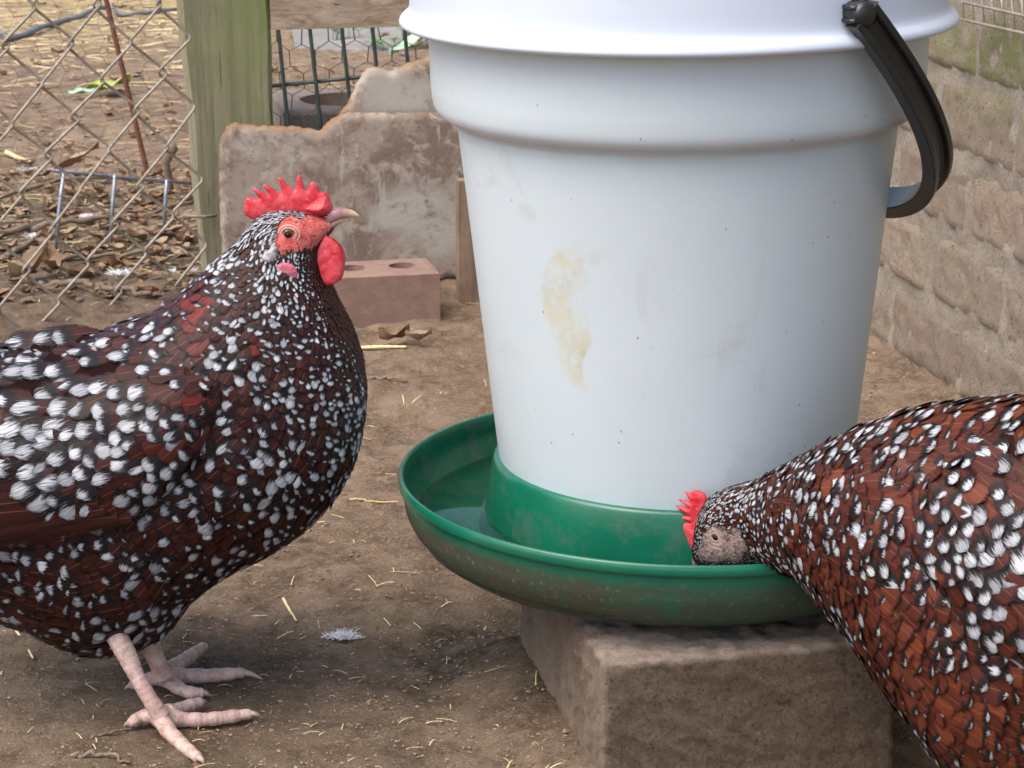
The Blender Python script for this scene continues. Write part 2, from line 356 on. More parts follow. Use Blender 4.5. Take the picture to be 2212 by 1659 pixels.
simple('lid_skin', (.56, .20, .17), .5, (.62, .30, .26), 200, .3, .0005)
simple('lid_pale', (.27, .17, .13), .6, (.38, .28, .23), 200, .3, .0005)
simple('white_lobe', (.50, .47, .47), .7, (.28, .24, .24), 220, .6, .001)
g = simple('leg_skin', (.50, .30, .25), .5, (.58, .40, .35), 60, 0, Subsurface_Weight=.1, Subsurface_Scale=.003)
g.base(g.mix(g.math('MULTIPLY', g.ramp(g.noise(150, 6, .75), .45, .62), .75), g.mix(g.ramp(g.noise(60, 5), .35, .65), (.54, .34, .29), (.64, .47, .42)), (.34, .24, .19)))
g.bump(g.math('ADD', g.vor(330), g.math('MULTIPLY', g.noise(300, 5, .8), .4)), .25, .0008)
simple('claw', (.45, .33, .25), .4, (.33, .24, .19), 90, .1)
g = NM('beak_horn', .35); cc = g.coord('Generated'); sx = g.n('ShaderNodeSeparateXYZ'); g.l(cc, sx.inputs[0])
c = g.mix(g.ramp(sx.outputs[0], .55, .95), (.36, .20, .18), (.60, .44, .26)); c = g.mix(g.math('MULTIPLY', g.ramp(g.noise(150, 3), .5, .7), .5), c, (.10, .05, .05)); g.base(c); M['beak_horn'] = g.m
simple('eye_iris', (.16, .075, .018), .08, (.10, .045, .012), 500, 0)
simple('eye_pupil', (.004, .004, .004), .05, bump=0)

# ------------------------------------------------------------------ ground
BLK_FL = np.array([.0612, 1.49, 0.0]); BLK_W, BLK_D, BLK_H = .208, .255, .0975
BLK_C = BLK_FL + ER * BLK_W / 2 + EF * BLK_D / 2
WALL_P = np.array([.505, 2.34, 0]); WALL_U = np.array([-math.sin(R(13)), math.cos(R(13)), 0]); WALL_N = np.array([-math.cos(R(13)), -math.sin(R(13)), 0])
def ground_z(x, y):
    z = .018 * fbm(x, y, 1.7, 2) + .010 * fbm(x, y, 9, 3) + .007 * fbm(x + 9, y, 38, 3)
    rx = (x - BLK_C[0]) * ER[0] + (y - BLK_C[1]) * ER[1]; ry = (x - BLK_C[0]) * EF[0] + (y - BLK_C[1]) * EF[1]
    d = np.hypot(np.maximum(abs(rx) - BLK_W / 2, 0), np.maximum(abs(ry) - BLK_D / 2, 0))
    z = z + .020 * np.exp(-(d / .05) ** 2) * np.clip((-rx - .07) / .03, 0, 1) - .014 * np.exp(-(d / .10) ** 2) * np.clip((rx + .09) / .05, 0, 1)
    dw = (x - WALL_P[0]) * WALL_N[0] + (y - WALL_P[1]) * WALL_N[1]
    z = z + .006 * np.exp(-np.maximum(dw, 0) / .04)
    # calm patch under the standing hen's feet
    f = np.exp(-(((x + .26) / .16) ** 2 + ((y - 1.66) / .13) ** 2)); z = z * (1 - .75 * f)
    return z
def axis(lo, d0, d1, hi, step):
    mid = list(np.arange(d0, d1, step)); a = []; s = step; q = d0
    while q > lo: s *= 1.18; q -= s; a.append(q)
    b = []; s = step; q = mid[-1]
    while q < hi: s *= 1.18; q += s; b.append(q)
    return np.array(a[::-1] + mid + b)
gx = axis(-60, -1.0, .75, 60, .0055); gy = axis(-20, 1.30, 3.9, 120, .0062)
X, Y = np.meshgrid(gx, gy, indexing='ij'); Z = ground_z(X, Y)
Z += .0035 * (vnoise(X * 120, Y * 120) + .6 * vnoise(X * 60 + 5, Y * 60)) * ((Y < 4.5) & (abs(X) < 1.2))
ni, nj = X.shape; i, j = np.meshgrid(np.arange(ni - 1), np.arange(nj - 1), indexing='ij')
Fg = np.stack([i * nj + j, (i + 1) * nj + j, (i + 1) * nj + j + 1, i * nj + j + 1], -1).reshape(-1, 4)
soil_shade = np.zeros_like(X)  # painted contact shade by block and hen, plus dark soil at the fence
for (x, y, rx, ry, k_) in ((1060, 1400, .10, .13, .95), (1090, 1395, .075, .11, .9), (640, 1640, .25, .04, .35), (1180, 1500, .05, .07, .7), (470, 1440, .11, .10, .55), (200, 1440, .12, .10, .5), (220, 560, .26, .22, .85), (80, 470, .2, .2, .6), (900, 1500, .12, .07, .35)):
    q = on_ground(x, y); soil_shade = np.maximum(soil_shade, k_ * np.exp(-(((X - q[0]) / rx) ** 2 + ((Y - q[1]) / ry) ** 2)))
chaff = np.clip((Y - 4.9) / 1.2, 0, 1) * np.clip((-X - .3) / .4 + .1, .05, 1) * (Y < 12); soil_shade = np.clip(soil_shade * (1 + 1.2 * fbm(X, Y, 22, 3)), 0, 1).reshape(-1)
go = mk('ground', np.stack([X, Y, Z], -1).reshape(-1, 3), Fg, M['dirt'], col=np.stack([soil_shade, chaff.reshape(-1), soil_shade], 1)); go['kind'] = 'structure'
def gz(x, y): return float(ground_z(np.array([x]), np.array([y]))[0])
# grey paving beyond the gate
pv = np.array([on_ground(640, 132), on_ground(1150, 112), on_ground(1150, -90), on_ground(600, -90)])
nn = 40; uu, vv_ = np.meshgrid(np.linspace(0, 1, nn), np.linspace(0, 1, nn), indexing='ij')
P = (pv[0] * (1 - uu[..., None]) + pv[1] * uu[..., None]) * (1 - vv_[..., None]) + (pv[3] * (1 - uu[..., None]) + pv[2] * uu[..., None]) * vv_[..., None]
P[..., 2] = .0085 + ground_z(P[..., 0], P[..., 1]) * .9 - .016 * np.exp(-vv_ * 12)
i, j = np.meshgrid(np.arange(nn - 1), np.arange(nn - 1), indexing='ij')
pvo = mk('path', P.reshape(-1, 3), np.stack([i * nn + j, (i + 1) * nn + j, (i + 1) * nn + j + 1, i * nn + j + 1], -1).reshape(-1, 4), M['paving']); pvo['kind'] = 'structure'

# ------------------------------------------------------------------ brick wall
def brick_wall():
    root = empty('brick_wall', tuple(WALL_P), 'old rough brick wall with crumbly pale mortar and green moss', 'wall')
    ch, bl, mt = .0845, .196, .011; V = []; Fs = []; C = []; n = 0
    th = .1
    # mortar core: a bumpy sheet slightly behind the brick faces
    us = np.arange(-1.1, 2.2, .006); zs = np.arange(-.15, 1.0, .006); U, Zz = np.meshgrid(us, zs, indexing='ij')
    off = -.0005 + .005 * fbm(U, Zz, 60, 3)
    P = WALL_P + U[..., None] * WALL_U + off[..., None] * WALL_N + Zz[..., None] * EZ
    a, b = U.shape; i, j = np.meshgrid(np.arange(a - 1), np.arange(b - 1), indexing='ij')
    mk('mortar', P.reshape(-1, 3), np.stack([i * b + j, i * b + j + 1, (i + 1) * b + j + 1, (i + 1) * b + j], -1).reshape(-1, 4), M['mortar'], root)
    z0 = -.076
    for r in range(0, 13):
        zc = z0 + r * ch
        for k in range(-7, 13):
            u0 = k * bl + (0 if r % 2 else bl / 2) - .062 + random.uniform(-.004, .004)
            L = bl - mt + random.uniform(-.004, .004); Hh = ch - mt + random.uniform(-.003, .003); zb = zc + random.uniform(-.002, .002)
            nu, nz = 26, 11; ug, zg = np.meshgrid(np.linspace(0, L, nu), np.linspace(0, Hh, nz), indexing='ij')
            e = np.minimum(np.minimum(ug, L - ug), np.minimum(zg, Hh - zg)); proud = .0018 + random.uniform(-.0008, .001)
            o = proud * np.clip(e / .003, 0, 1) ** .5 - .003 * (e <= 0) + .0050 * fbm(ug + u0, zg + zb, 70, 3) * (e > 0)
            wob = .0018 * fbm(zg + zb + 3, ug + u0, 40, 2)
            P = WALL_P + (ug + u0 + wob)[..., None] * WALL_U + (zg + zb + .0018 * fbm(ug + u0, zg + zb + 7, 25, 2))[..., None] * EZ + o[..., None] * WALL_N
            i, j = np.meshgrid(np.arange(nu - 1), np.arange(nz - 1), indexing='ij')
            Fs.append(np.stack([i * nz + j, i * nz + j + 1, (i + 1) * nz + j + 1, (i + 1) * nz + j], -1).reshape(-1, 4) + n)
            V.append(P.reshape(-1, 3)); n += nu * nz
            moss = np.clip((zg + zb - .285) / .07, 0, 1) * np.clip((.42 - (ug + u0)) / .3, .0, 1)
            C.append(np.stack([np.full(nu * nz, random.random()), np.full(nu * nz, 1. if random.random() < .16 else random.random() * .4), moss.ravel()], 1))
    mk('bricks', np.concatenate(V), np.concatenate(Fs), M['wall_brick'], root, col=np.concatenate(C))
    m = MB(); m.box(WALL_P + WALL_U * .55 + EZ * .43 - WALL_N * .07, WALL_U * 1.65, WALL_N * .055, EZ * .57); m.build('wall_core', M['mortar'], root, False)
brick_wall()

# ------------------------------------------------------------------ concrete block under the drinker
def rounded_box(c, hx, hy, hz, ux, uy, step=.006, rad=.004, rough=.0012, seed=0):
    # six gridded faces pulled to a rounded box, then roughened
    V = []; Fs = []; n = 0
    H = np.array([hx, hy, hz])
    for ax in range(3):
        b, d = [(1, 2), (2, 0), (0, 1)][ax]
        for sg in (-1, 1):
            nb = max(3, int(2 * H[b] / step)); nd = max(3, int(2 * H[d] / step))
            B, D = np.meshgrid(np.linspace(-H[b], H[b], nb), np.linspace(-H[d], H[d], nd), indexing='ij')
            P = np.zeros(B.shape + (3,)); P[..., ax] = sg * H[ax]; P[..., b] = B; P[..., d] = D
            i, j = np.meshgrid(np.arange(nb - 1), np.arange(nd - 1), indexing='ij')
            q = np.stack([i * nd + j, (i + 1) * nd + j, (i + 1) * nd + j + 1, i * nd + j + 1], -1).reshape(-1, 4)
            if sg < 0: q = q[:, ::-1]
            V.append(P.reshape(-1, 3)); Fs.append(q + n); n += nb * nd
    P = np.concatenate(V); core = np.clip(P, -(H - rad), H - rad); dv = P - core; L = np.linalg.norm(dv, axis=1)[:, None] + 1e-9
    P = core + dv / L * rad
    nrm = dv / L; s = seed * 3.7
    P = P + nrm * (rough * (fbm(P[:, 0] * 1.0 + P[:, 2] + s, P[:, 1] + P[:, 2] * .7, 90, 3) + (.55 * vnoise(P[:, 0] * 420 + P[:, 2] * 300, P[:, 1] * 420 + P[:, 2] * 370) if step < .003 else 0)))[:, None] * 2
    W = np.asarray(c) + P[:, :1] * ux + P[:, 1:2] * uy + P[:, 2:] * EZ
    return W, np.concatenate(Fs)
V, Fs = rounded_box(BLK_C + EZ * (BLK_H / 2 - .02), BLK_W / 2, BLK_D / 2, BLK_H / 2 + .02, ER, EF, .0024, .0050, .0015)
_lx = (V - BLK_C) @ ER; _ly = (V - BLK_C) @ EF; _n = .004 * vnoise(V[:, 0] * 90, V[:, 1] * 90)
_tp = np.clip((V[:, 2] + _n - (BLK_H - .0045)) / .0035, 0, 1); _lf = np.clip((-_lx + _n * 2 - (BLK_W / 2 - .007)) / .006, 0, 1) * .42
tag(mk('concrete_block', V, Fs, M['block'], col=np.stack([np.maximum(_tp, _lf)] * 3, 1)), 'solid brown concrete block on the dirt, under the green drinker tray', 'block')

# ------------------------------------------------------------------ poultry drinker
DC = np.array([.1205, 1.70, 0.0])
TILT = R(-.75)
def tip(V):                               # the bucket leans a touch in its tray
    V = V - DC - EZ * .17; c, s_ = math.cos(TILT), math.sin(TILT); return np.stack([V[:, 0] * c + V[:, 2] * s_, V[:, 1], -V[:, 0] * s_ + V[:, 2] * c], 1) + DC + EZ * .17
def tiptray(V):
    V = V - DC - EZ * .099; a_ = R(.75); c, s_ = math.cos(a_), math.sin(a_); return np.stack([V[:, 0] * c + V[:, 2] * s_, V[:, 1], -V[:, 0] * s_ + V[:, 2] * c], 1) + DC + EZ * .1002
def drinker():
    root = empty('poultry_drinker', (DC[0], DC[1], BLK_H), 'white bucket drinker with black handle standing in a round green tray', 'drinker')
    z = .001
    # tray: one lathed shell, outside then rim then inside
    prof = [(0, .0975 + z), (.09, .0975 + z), (.126, .0982 + z), (.148, .1010 + z), (.168, .1070), (.183, .1150), (.1925, .1235), (.1985, .1335), (.2010, .143), (.2020, .150),
            (.2025, .1545), (.2048, .1555), (.2058, .1575), (.2058, .1605), (.2048, .1630), (.2034, .1636), (.2015, .1625), (.2000, .157), (.1980, .146), (.191, .131), (.184, .121), (.172, .1135), (.155, .1105), (.141, .110)]
    prof = [(smooth_r, zz) for smooth_r, zz in smooth_curve(prof, 120)]
    V, Fc = lathe(prof, 220); n = len(prof); k = np.repeat(np.arange(n), 220)
    r = np.hypot(V[:, 0], V[:, 1]); outside = (k < n * 9 / 23).astype(float)
    dirt = outside * np.clip((.1535 - V[:, 2]) / .012, 0, 1) * (.75 + .5 * np.clip(-V[:, 0] / .15 + .1, 0, 1))
    inner = (k > n * 16 / 23).astype(float)
    mk('tray', tiptray(V + DC), Fc, M['green_plastic'], root, col=np.stack([dirt, inner, inner * 0], 1))
    # collar
    prof = smooth_curve([(.1425, .1095), (.1415, .125), (.1405, .142), (.1385, .158), (.1365, .170), (.1350, .1755), (.1325, .1775), (.1305, .1765), (.1290, .170)], 40)
    V, Fc = lathe(prof, 160); mk('collar', tiptray(V + DC), Fc, M['green_plastic'], root, col=np.stack([V[:, 0] * 0, V[:, 0] * 0 + 1, V[:, 0] * 0], 1))
    # bucket body
    prof = [(.1200, .166), (.1255, .169), (.1292, .176), (.1305, .186), (.1352, .230), (.1420, .295), (.1490, .362), (.1545, .412), (.1558, .424), (.1570, .4290), (.1610, .4325), (.1685, .4362), (.1722, .4415), (.1738, .4500), (.1744, .460), (.1752, .485), (.1765, .512)]
    prof = smooth_curve(prof, 230); V, Fc = lathe(prof, 360)
    # stain drawn as it lies on the bucket's own wall (angle, height)
    ang = np.arctan2(V[:, 0], -V[:, 1]); W = V + DC
    st = [(1212, 533), (1262, 530), (1270, 560), (1268, 600), (1276, 640), (1275, 690), (1283, 735), (1270, 760), (1262, 790), (1272, 850), (1255, 850), (1228, 815), (1210, 770), (1196, 715), (1178, 650), (1182, 600), (1196, 555)]
    sp = []
    for (x, y) in st:
        d = ray(x, y); o = CAMQ - DC; rr = .146
        for _ in range(6):
            a = d[0] ** 2 + d[1] ** 2; b = 2 * (o[0] * d[0] + o[1] * d[1]); cc = o[0] ** 2 + o[1] ** 2 - rr ** 2
            t = (-b - math.sqrt(b * b - 4 * a * cc)) / (2 * a); p = o + d * t; rr = float(np.interp(p[2], prof[:, 1], prof[:, 0]))
        sp.append((math.atan2(p[0], -p[1]) * .146, p[2]))
    sp = np.array(sp); px = ang * .146; pz = V[:, 2]
    wob = .002 * vnoise(px * 300, pz * 300)
    ins = in_poly(px + wob, pz + wob, sp).astype(float); dd = edge_dist(px + wob, pz, sp)
    m0 = np.where(ins > 0, np.clip(.6 + dd / .004, 0, 1), np.clip(.35 - dd / .002, 0, 1)) * .95
    cx_, cz_ = sp[:, 0].mean(), sp[:, 1].mean(); m1 = np.exp(-(((px - sp[6][0] + .006) / .011) ** 2 + ((pz - sp[8][1] - .006) / .008) ** 2)) * ins
    grime = np.exp(-((V[:, 2] - .4265) / .0042) ** 2) + .9 * np.exp(-((V[:, 2] - .181) / .006) ** 2)
    grime *= np.clip(.55 + 1.3 * vnoise(px * 60, pz * 0 + 3), 0, 1)
    mk('bucket', tip(W), Fc, M['bucket_plastic'], root, col=np.stack([m0, m1, np.clip(grime, 0, 1)], 1))
    # lid: band with a flared lower bead and a notch near the handle
    prof = smooth_curve([(.1775, .497), (.1900, .4975), (.1940, .4985), (.1955, .5005), (.1948, .5035), (.1925, .5060), (.1895, .5085), (.1880, .514), (.1876, .530), (.1874, .5385), (.1860, .5420), (.1820, .5432), (.1795, .5425), (.1785, .536), (.170, .533), (.05, .533), (0, .533)], 90)
    V, Fc = lathe(prof, 320)
    mk('lid', tip(V + DC), Fc, M['lid_plastic'], root)
    # handle
    phi = HAND['phi']; a = np.array([math.sin(phi), -math.cos(phi), 0]); b = np.array([math.cos(phi), math.sin(phi), 0])
    be = HAND['beta']; q = b * math.cos(be) - EZ * math.sin(be); nrm = np.cross(a, q)
    t = np.linspace(HAND['t0'], math.pi - HAND['t0'], 90); C0 = DC + np.array([0, 0, HAND['z']])
    ra, rb = HAND['ra'], HAND['rb']; ex = HAND['ex']
    ca = np.sign(np.cos(t)) * abs(np.cos(t)) ** ex; sa = np.abs(np.sin(t)) ** HAND['ey']
    cen = C0 + ra * ca[:, None] * a + rb * sa[:, None] * q
    T = np.gradient(cen, axis=0); T /= np.linalg.norm(T, axis=1)[:, None]; S = np.cross(T, nrm); S = S / np.linalg.norm(S, axis=1)[:, None]
    hw, hh = .0108, .0056                # band: wide across nrm, thin radially, with a groove inside
    sec = [(-hw, -hh), (hw, -hh), (hw, hh), (.006, hh), (.005, hh * .2), (-.005, hh * .2), (-.006, hh), (-hw, hh)]
    V = np.array([cen[i] + nrm * s0 + S[i] * s1 * HAND['flip'] for i in range(len(cen)) for s0, s1 in sec]); ns = len(sec)
    Fc = [(i * ns + k, i * ns + (k + 1) % ns, (i + 1) * ns + (k + 1) % ns, (i + 1) * ns + k) for i in range(len(cen) - 1) for k in range(ns)] + [tuple(range(ns)), tuple((len(cen) - 1) * ns + k for k in range(ns))]
    h = mk('handle', V, Fc, M['black_plastic'], root, False); bv = h.modifiers.new('b', 'BEVEL'); bv.width = .0008; bv.segments = 2
    for e in (0, -1):
        m = MB(); c0 = cen[e]; out = a if e == 0 else -a
        m.tube([c0 - out * .012, c0 - out * .002, c0 + out * .004, c0 + out * .0065], [.0075, .0085, .0085, .006], 20)
        for kk in range(6):
            th = kk * math.pi / 3; m.tube([c0 - out * .009 + .0085 * (math.cos(th) * EZ + math.sin(th) * np.cross(a, EZ)), c0 + out * .003 + .0085 * (math.cos(th) * EZ + math.sin(th) * np.cross(a, EZ))], .0018, 8)
        m.build('pivot', M['black_plastic'], h)
HAND = dict(phi=R(31.2), beta=R(46.4), z=.5222, ra=.1955, rb=.2296, ex=.966, ey=.865, t0=.0, flip=1)
drinker()
V, Fc = lathe([(.1395, .1385), (.1432, .1363), (.180, .1358), (.1950, .136)], 160)
V2, _ = lathe([(.1395, .1075), (.160, .1075), (.175, .1110), (.1885, .1210)], 160)
Vw = np.concatenate([V, V2]); n1 = len(V)
Fw = [tuple(f) for f in Fc] + [tuple(int(q) + n1 for q in f[::-1]) for f in Fc] + [(k, k + n1, (k + 1) % 160 + n1, (k + 1) % 160) for k in range(160)] + [(n1 - 160 + k, n1 - 160 + (k + 1) % 160, 2 * n1 - 160 + (k + 1) % 160, 2 * n1 - 160 + k) for k in range(160)]
_bm = bmesh.new(); _vs = [_bm.verts.new(v) for v in (Vw + DC)]; [_bm.faces.new([_vs[int(i)] for i in f]) for f in Fw]; bmesh.ops.recalc_face_normals(_bm, faces=_bm.faces)
if max(_bm.faces, key=lambda f: f.calc_center_median().z).normal.z < 0: bmesh.ops.reverse_faces(_bm, faces=_bm.faces)
Fw = [tuple(v.index for v in f.verts) for f in _bm.faces] if not _bm.verts.index_update() else None; _bm.free()
tag(mk('drinking_water', Vw + DC, Fw, M['water']), 'clear water lying in the ring of the green drinker tray', 'water')

# ------------------------------------------------------------------ feathers
NU, NV = 5, 7
_u = np.linspace(-1, 1, NU); _v = np.array([0, .22, .45, .66, .82, .93, 1.0]); _pr = np.array([.30, .62, .88, 1.0, .92, .66, .22])
def feathers(P, D, N, L, Wd, kap, tilt, rnd, white, red, root_frac=.6, seedroll=.10, sw=.5):
    n = len(P); D = D - N * (D * N).sum(1)[:, None]; D /= np.linalg.norm(D, axis=1)[:, None] + 1e-12
    B = np.cross(N, D); ang = RNG.normal(0, 1, n) * rnd; D2 = D * np.cos(ang)[:, None] + B * np.sin(ang)[:, None]
    B2 = np.cross(N, D2); ro = RNG.normal(0, seedroll, n); N2 = N * np.cos(ro)[:, None] + B2 * np.sin(ro)[:, None]; B2 = np.cross(N2, D2)
    til = tilt * (1 + .45 * RNG.normal(0, 1, n)); Dt = D2 * np.cos(til)[:, None] + N2 * np.sin(til)[:, None]
    P0 = P - Dt * (L * root_frac)[:, None]
    u = np.tile(_u, NV); v = np.repeat(_v, NU); pr = np.repeat(_pr, NU)
    vv = v - .10 * (u * u) * (v > .75) * (v - .6)
    s = vv[None, :] * L[:, None]; x = (u * pr)[None, :] * (Wd / 2)[:, None]
    drop = -kap[:, None] * ((vv[None, :] - root_frac) * L[:, None]) ** 2 / 2 - kap[:, None] * x ** 2 / 2 - .10 * np.abs(x)
    Vx = P0[:, None, :] + Dt[:, None, :] * s[..., None] + B2[:, None, :] * x[..., None] + N2[:, None, :] * drop[..., None]
    k, j = np.meshgrid(np.arange(NV - 1), np.arange(NU - 1), indexing='ij')
    q = np.stack([k * NU + j, k * NU + j + 1, (k + 1) * NU + j + 1, (k + 1) * NU + j], -1).reshape(-1, 4)
    Fq = (q[None] + (np.arange(n) * NU * NV)[:, None, None]).reshape(-1, 4)
    uv = np.tile(np.stack([(u + 1) / 2, v], 1), (n, 1))
    c = np.repeat(np.stack([RNG.random(n), white, red, np.broadcast_to(sw, (n,))], 1), NU * NV, 0)
    return Vx.reshape(-1, 3), Fq, uv, c
def join(parts):
    V = []; Fs = []; U = []; C = []; n = 0
    for a, b, u, c in parts: V.append(a); Fs.append(b + n); U.append(u); C.append(c); n += len(a)
    return np.concatenate(V), np.concatenate(Fs), np.concatenate(U), np.concatenate(C)
def poisson(P, rad, prefer=None):
    cell = .004; grid = {}; keep = []
    for i in range(len(P)):
        p = P[i]; r = rad[i]; k = (int(p[0] // cell), int(p[1] // cell), int(p[2] // cell)); m = int(r // cell) + 1; ok = True
        for a in range(k[0] - m, k[0] + m + 1):
            for b in range(k[1] - m, k[1] + m + 1):
                for c in range(k[2] - m, k[2] + m + 1):
                    g_ = grid.get((a, b, c))
                    if g_:
                        for q in g_:
                            if (q[0] - p[0]) ** 2 + (q[1] - p[1]) ** 2 + (q[2] - p[2]) ** 2 < r * r: ok = False; break
                    if not ok: break
                if not ok: break
            if not ok: break
        if ok: grid.setdefault(k, []).append(tuple(p)); keep.append(i)
    return np.array(keep)

# ------------------------------------------------------------------ hen
def build_hen(cfg):
    q0, es = np.array(cfg['q']), np.array(cfg['dir']); en = np.array(cfg['near'])     # mid-plane: point, forward axis (screen-right), unit vector to the near side
    def to2(x, y, off=0.):                # sight line -> (s,z) on the plane lying off metres nearer
        p = on_plane(x, y, q0 + en * off, en); return ((p - q0) @ es, p[2])
    def at3(s, z, off): return q0 + np.outer(np.ravel(s), es) + np.outer(np.ravel(z), EZ) - np.array([0, 0, q0[2]]) + np.outer(np.ravel(off), en)
    root = empty('hen', tuple(cfg['base']), cfg['label'], 'hen', 'speckled hens')
    S = cfg['sections']; D2 = np.array([to2(a[0], a[1]) for a in S]); V2 = np.array([to2(a[2], a[3]) for a in S]); Wd = np.array([a[4] for a in S]); A = np.array([a[5:9] for a in S])
    m = len(S); NT, NK = 190, 72
    Dd, Vd = smooth_curve(D2, NT), smooth_curve(V2, NT); Ww = smooth_curve(Wd[:, None], NT)[:, 0]; At = np.stack([np.interp(np.linspace(0, m - 1, NT), np.arange(m), A[:, k]) for k in range(4)], 1)
    th = np.linspace(0, 2 * math.pi, NK, endpoint=False)     # 0 = dorsal
    Cc = (Dd + Vd) / 2; Hh = (Dd - Vd) / 2
    ex = .92
    cs = np.sign(np.cos(th)) * abs(np.cos(th)) ** ex; sn = np.sign(np.sin(th)) * abs(np.sin(th)) ** ex
    sz = Cc[:, None, :] + Hh[:, None, :] * cs[None, :, None]; off = Ww[:, None] * sn[None, :]
    G = at3(sz[..., 0], sz[..., 1], off).reshape(NT, NK, 3)
    V = G.reshape(-1, 3)
    i, k = np.meshgrid(np.arange(NT - 1), np.arange(NK), indexing='ij'); k2 = (k + 1) % NK
    sgn = 1 if np.dot(np.cross(es, EZ), en) > 0 else -1
    Fc = np.stack([i * NK + k, i * NK + k2, (i + 1) * NK + k2, (i + 1) * NK + k], -1).reshape(-1, 4)
    # orientation check
    fn = np.cross(V[Fc[:, 1]] - V[Fc[:, 0]], V[Fc[:, 3]] - V[Fc[:, 0]]); cen3 = at3(Cc[:, 0], Cc[:, 1], 0 * Cc[:, 0]); out = V[Fc[:, 0]] - cen3[Fc[:, 0] // NK]
    if ((fn * out).sum(1) > 0).mean() < .5: Fc = Fc[:, ::-1]
    faces = [tuple(f) for f in Fc]
    faces += [tuple(range(NK)), tuple((NT - 1) * NK + k for k in range(NK))]
    # bare face
    fo = cfg['face_off']; fp = np.array([to2(x, y, fo) for x, y in cfg['face']])
    s_, z_ = (V - q0) @ es, V[:, 2]
    skin = np.where(in_poly(s_, z_, fp), 1., np.clip(1 - edge_dist(s_, z_, fp) / .002, 0, 1))
    mk('body', V, faces, M[cfg['bodymat']], root, col=np.stack([skin, skin, skin], 1))
    # normals
    dT = np.gradient(G, axis=0); dK = np.roll(G, -1, 1) - np.roll(G, 1, 1); Nn = np.cross(dK, dT); Nn /= np.linalg.norm(Nn, axis=2)[..., None] + 1e-12
    if ((Nn * (G - cen3[:, None, :])).sum(2) > 0).mean() < .5: Nn = -Nn
    # candidates
    NC = cfg.get('cand', 60000)
    area = np.linalg.norm(np.cross(dT, dK), axis=2)[:-1]; rad_i = At[:-1, 0:1] * .001; wgt = (area / rad_i ** 2).ravel(); wgt /= wgt.sum()
    pick = RNG.choice(len(wgt), NC, p=wgt); ti = pick // NK; ki = pick % NK; ft = RNG.random(NC); fk = RNG.random(NC)
    def lerp(A_):
        B_ = np.roll(A_, -1, 1); a0 = A_[ti, ki] * (1 - fk)[:, None] + B_[ti, ki] * fk[:, None]; a1 = A_[ti + 1, ki] * (1 - fk)[:, None] + B_[ti + 1, ki] * fk[:, None]
        return a0 * (1 - ft)[:, None] + a1 * ft[:, None]
    P = lerp(G); Np = lerp(Nn); Dp = -lerp(dT); At_ = At[ti] * (1 - ft)[:, None] + At[ti + 1] * ft[:, None]; tt = (ti + ft) / (NT - 1) * (m - 1); thp = (ki + fk) / NK * 2 * math.pi
    s_, z_ = (P - q0) @ es, P[:, 2]
    inface = in_poly(s_, z_, fp)
    near = (P - q0) @ en
    keepm = ~inface & ((near > -.012) | (RNG.random(NC) < .35))
    P, Np, Dp, At_, tt, thp, near = [a[keepm] for a in (P, Np, Dp, At_, tt, thp, near)]
    Np /= np.linalg.norm(Np, axis=1)[:, None]
    sc_ = 1 + .18 * np.clip((cfg['neck_t'] - tt) / 3, 0, 1)
    kp = poisson(P, At_[:, 0] * .001 * .80 * sc_); sc_ = sc_[kp]
    P, Np, Dp, At_, tt, thp, near = [a[kp] for a in (P, Np, Dp, At_, tt, thp, near)]
    n = len(P); spc = At_[:, 0] * .001 * sc_; hd = cfg['neck_t']      # station where neck hackle starts
    nk = np.clip((tt - hd) / 2.5, 0, 1)
    L = spc * (3.0 - .1 * nk) * RNG.uniform(.85, 1.15, n); W_ = spc * (2.1 - .75 * nk) * RNG.uniform(.85, 1.15, n)
    white = At_[:, 1] * np.clip(RNG.lognormal(-.12, .42, n), .25, 1.9) * .70 * (1 + .35 * nk) + .09 * nk; white = np.where(RNG.random(n) < .18, 0, white)
    dorsal = np.clip(np.cos(thp) * .5 + .5, 0, 1)
    white = white * (1 + cfg['nape'] * nk * (dorsal - .45))
    pat = fbm(P[:, 0] + P[:, 1], P[:, 2], 40, 2); pat2 = fbm(P[:, 0] * 1.3 + P[:, 1] + 5, P[:, 2], 75, 2); white = np.where((nk > .1) & (nk < .99) & (pat2 < -.08), white * .3, white); white = np.where((nk <= .1) & (pat2 < -.26), white * .3, white)
    red = np.clip(At_[:, 2] + RNG.normal(0, .22, n), 0, 1)
    if 'redspots' in cfg:
        for (x, y, rr, vv2) in cfg['redspots']:
            c2 = to2(x, y, .05); dd = np.hypot((P - q0) @ es - c2[0], P[:, 2] - c2[1]); mm = np.clip(1.3 - dd / rr, 0, 1); red = np.maximum(red, mm * vv2); white = white * (1 - .6 * mm)
    kap = np.clip(.45 / np.maximum(np.interp(tt, np.arange(m), Wd), .012), 3, 30)
    parts = [feathers(P + Np * (L * .075)[:, None], Dp, Np, L, W_, kap, .13 + .03 * nk, .16 + .12 * nk, np.clip(white, 0, .95), red, sw=np.clip(.58 - .10 * nk + RNG.normal(0, .13, n), .25, .9))]
    V_, F_, U_, C_ = join(parts); mk('plumage', V_, F_, M[cfg['fmat']], root, uv=U_, col=C_)
    # fine hair-like feathering over the bare face
    vb = BVHTree.FromPolygons([Vector(v) for v in V], [tuple(f) for f in Fc.tolist()])
    def near_hit(s, z):
        o = at3([s], [z], [.4])[0]; h = vb.ray_cast(Vector(o), Vector(-en)); return (np.array(h[0]), np.array(h[1])) if h[0] is not None else None
    ps, pn = [], []
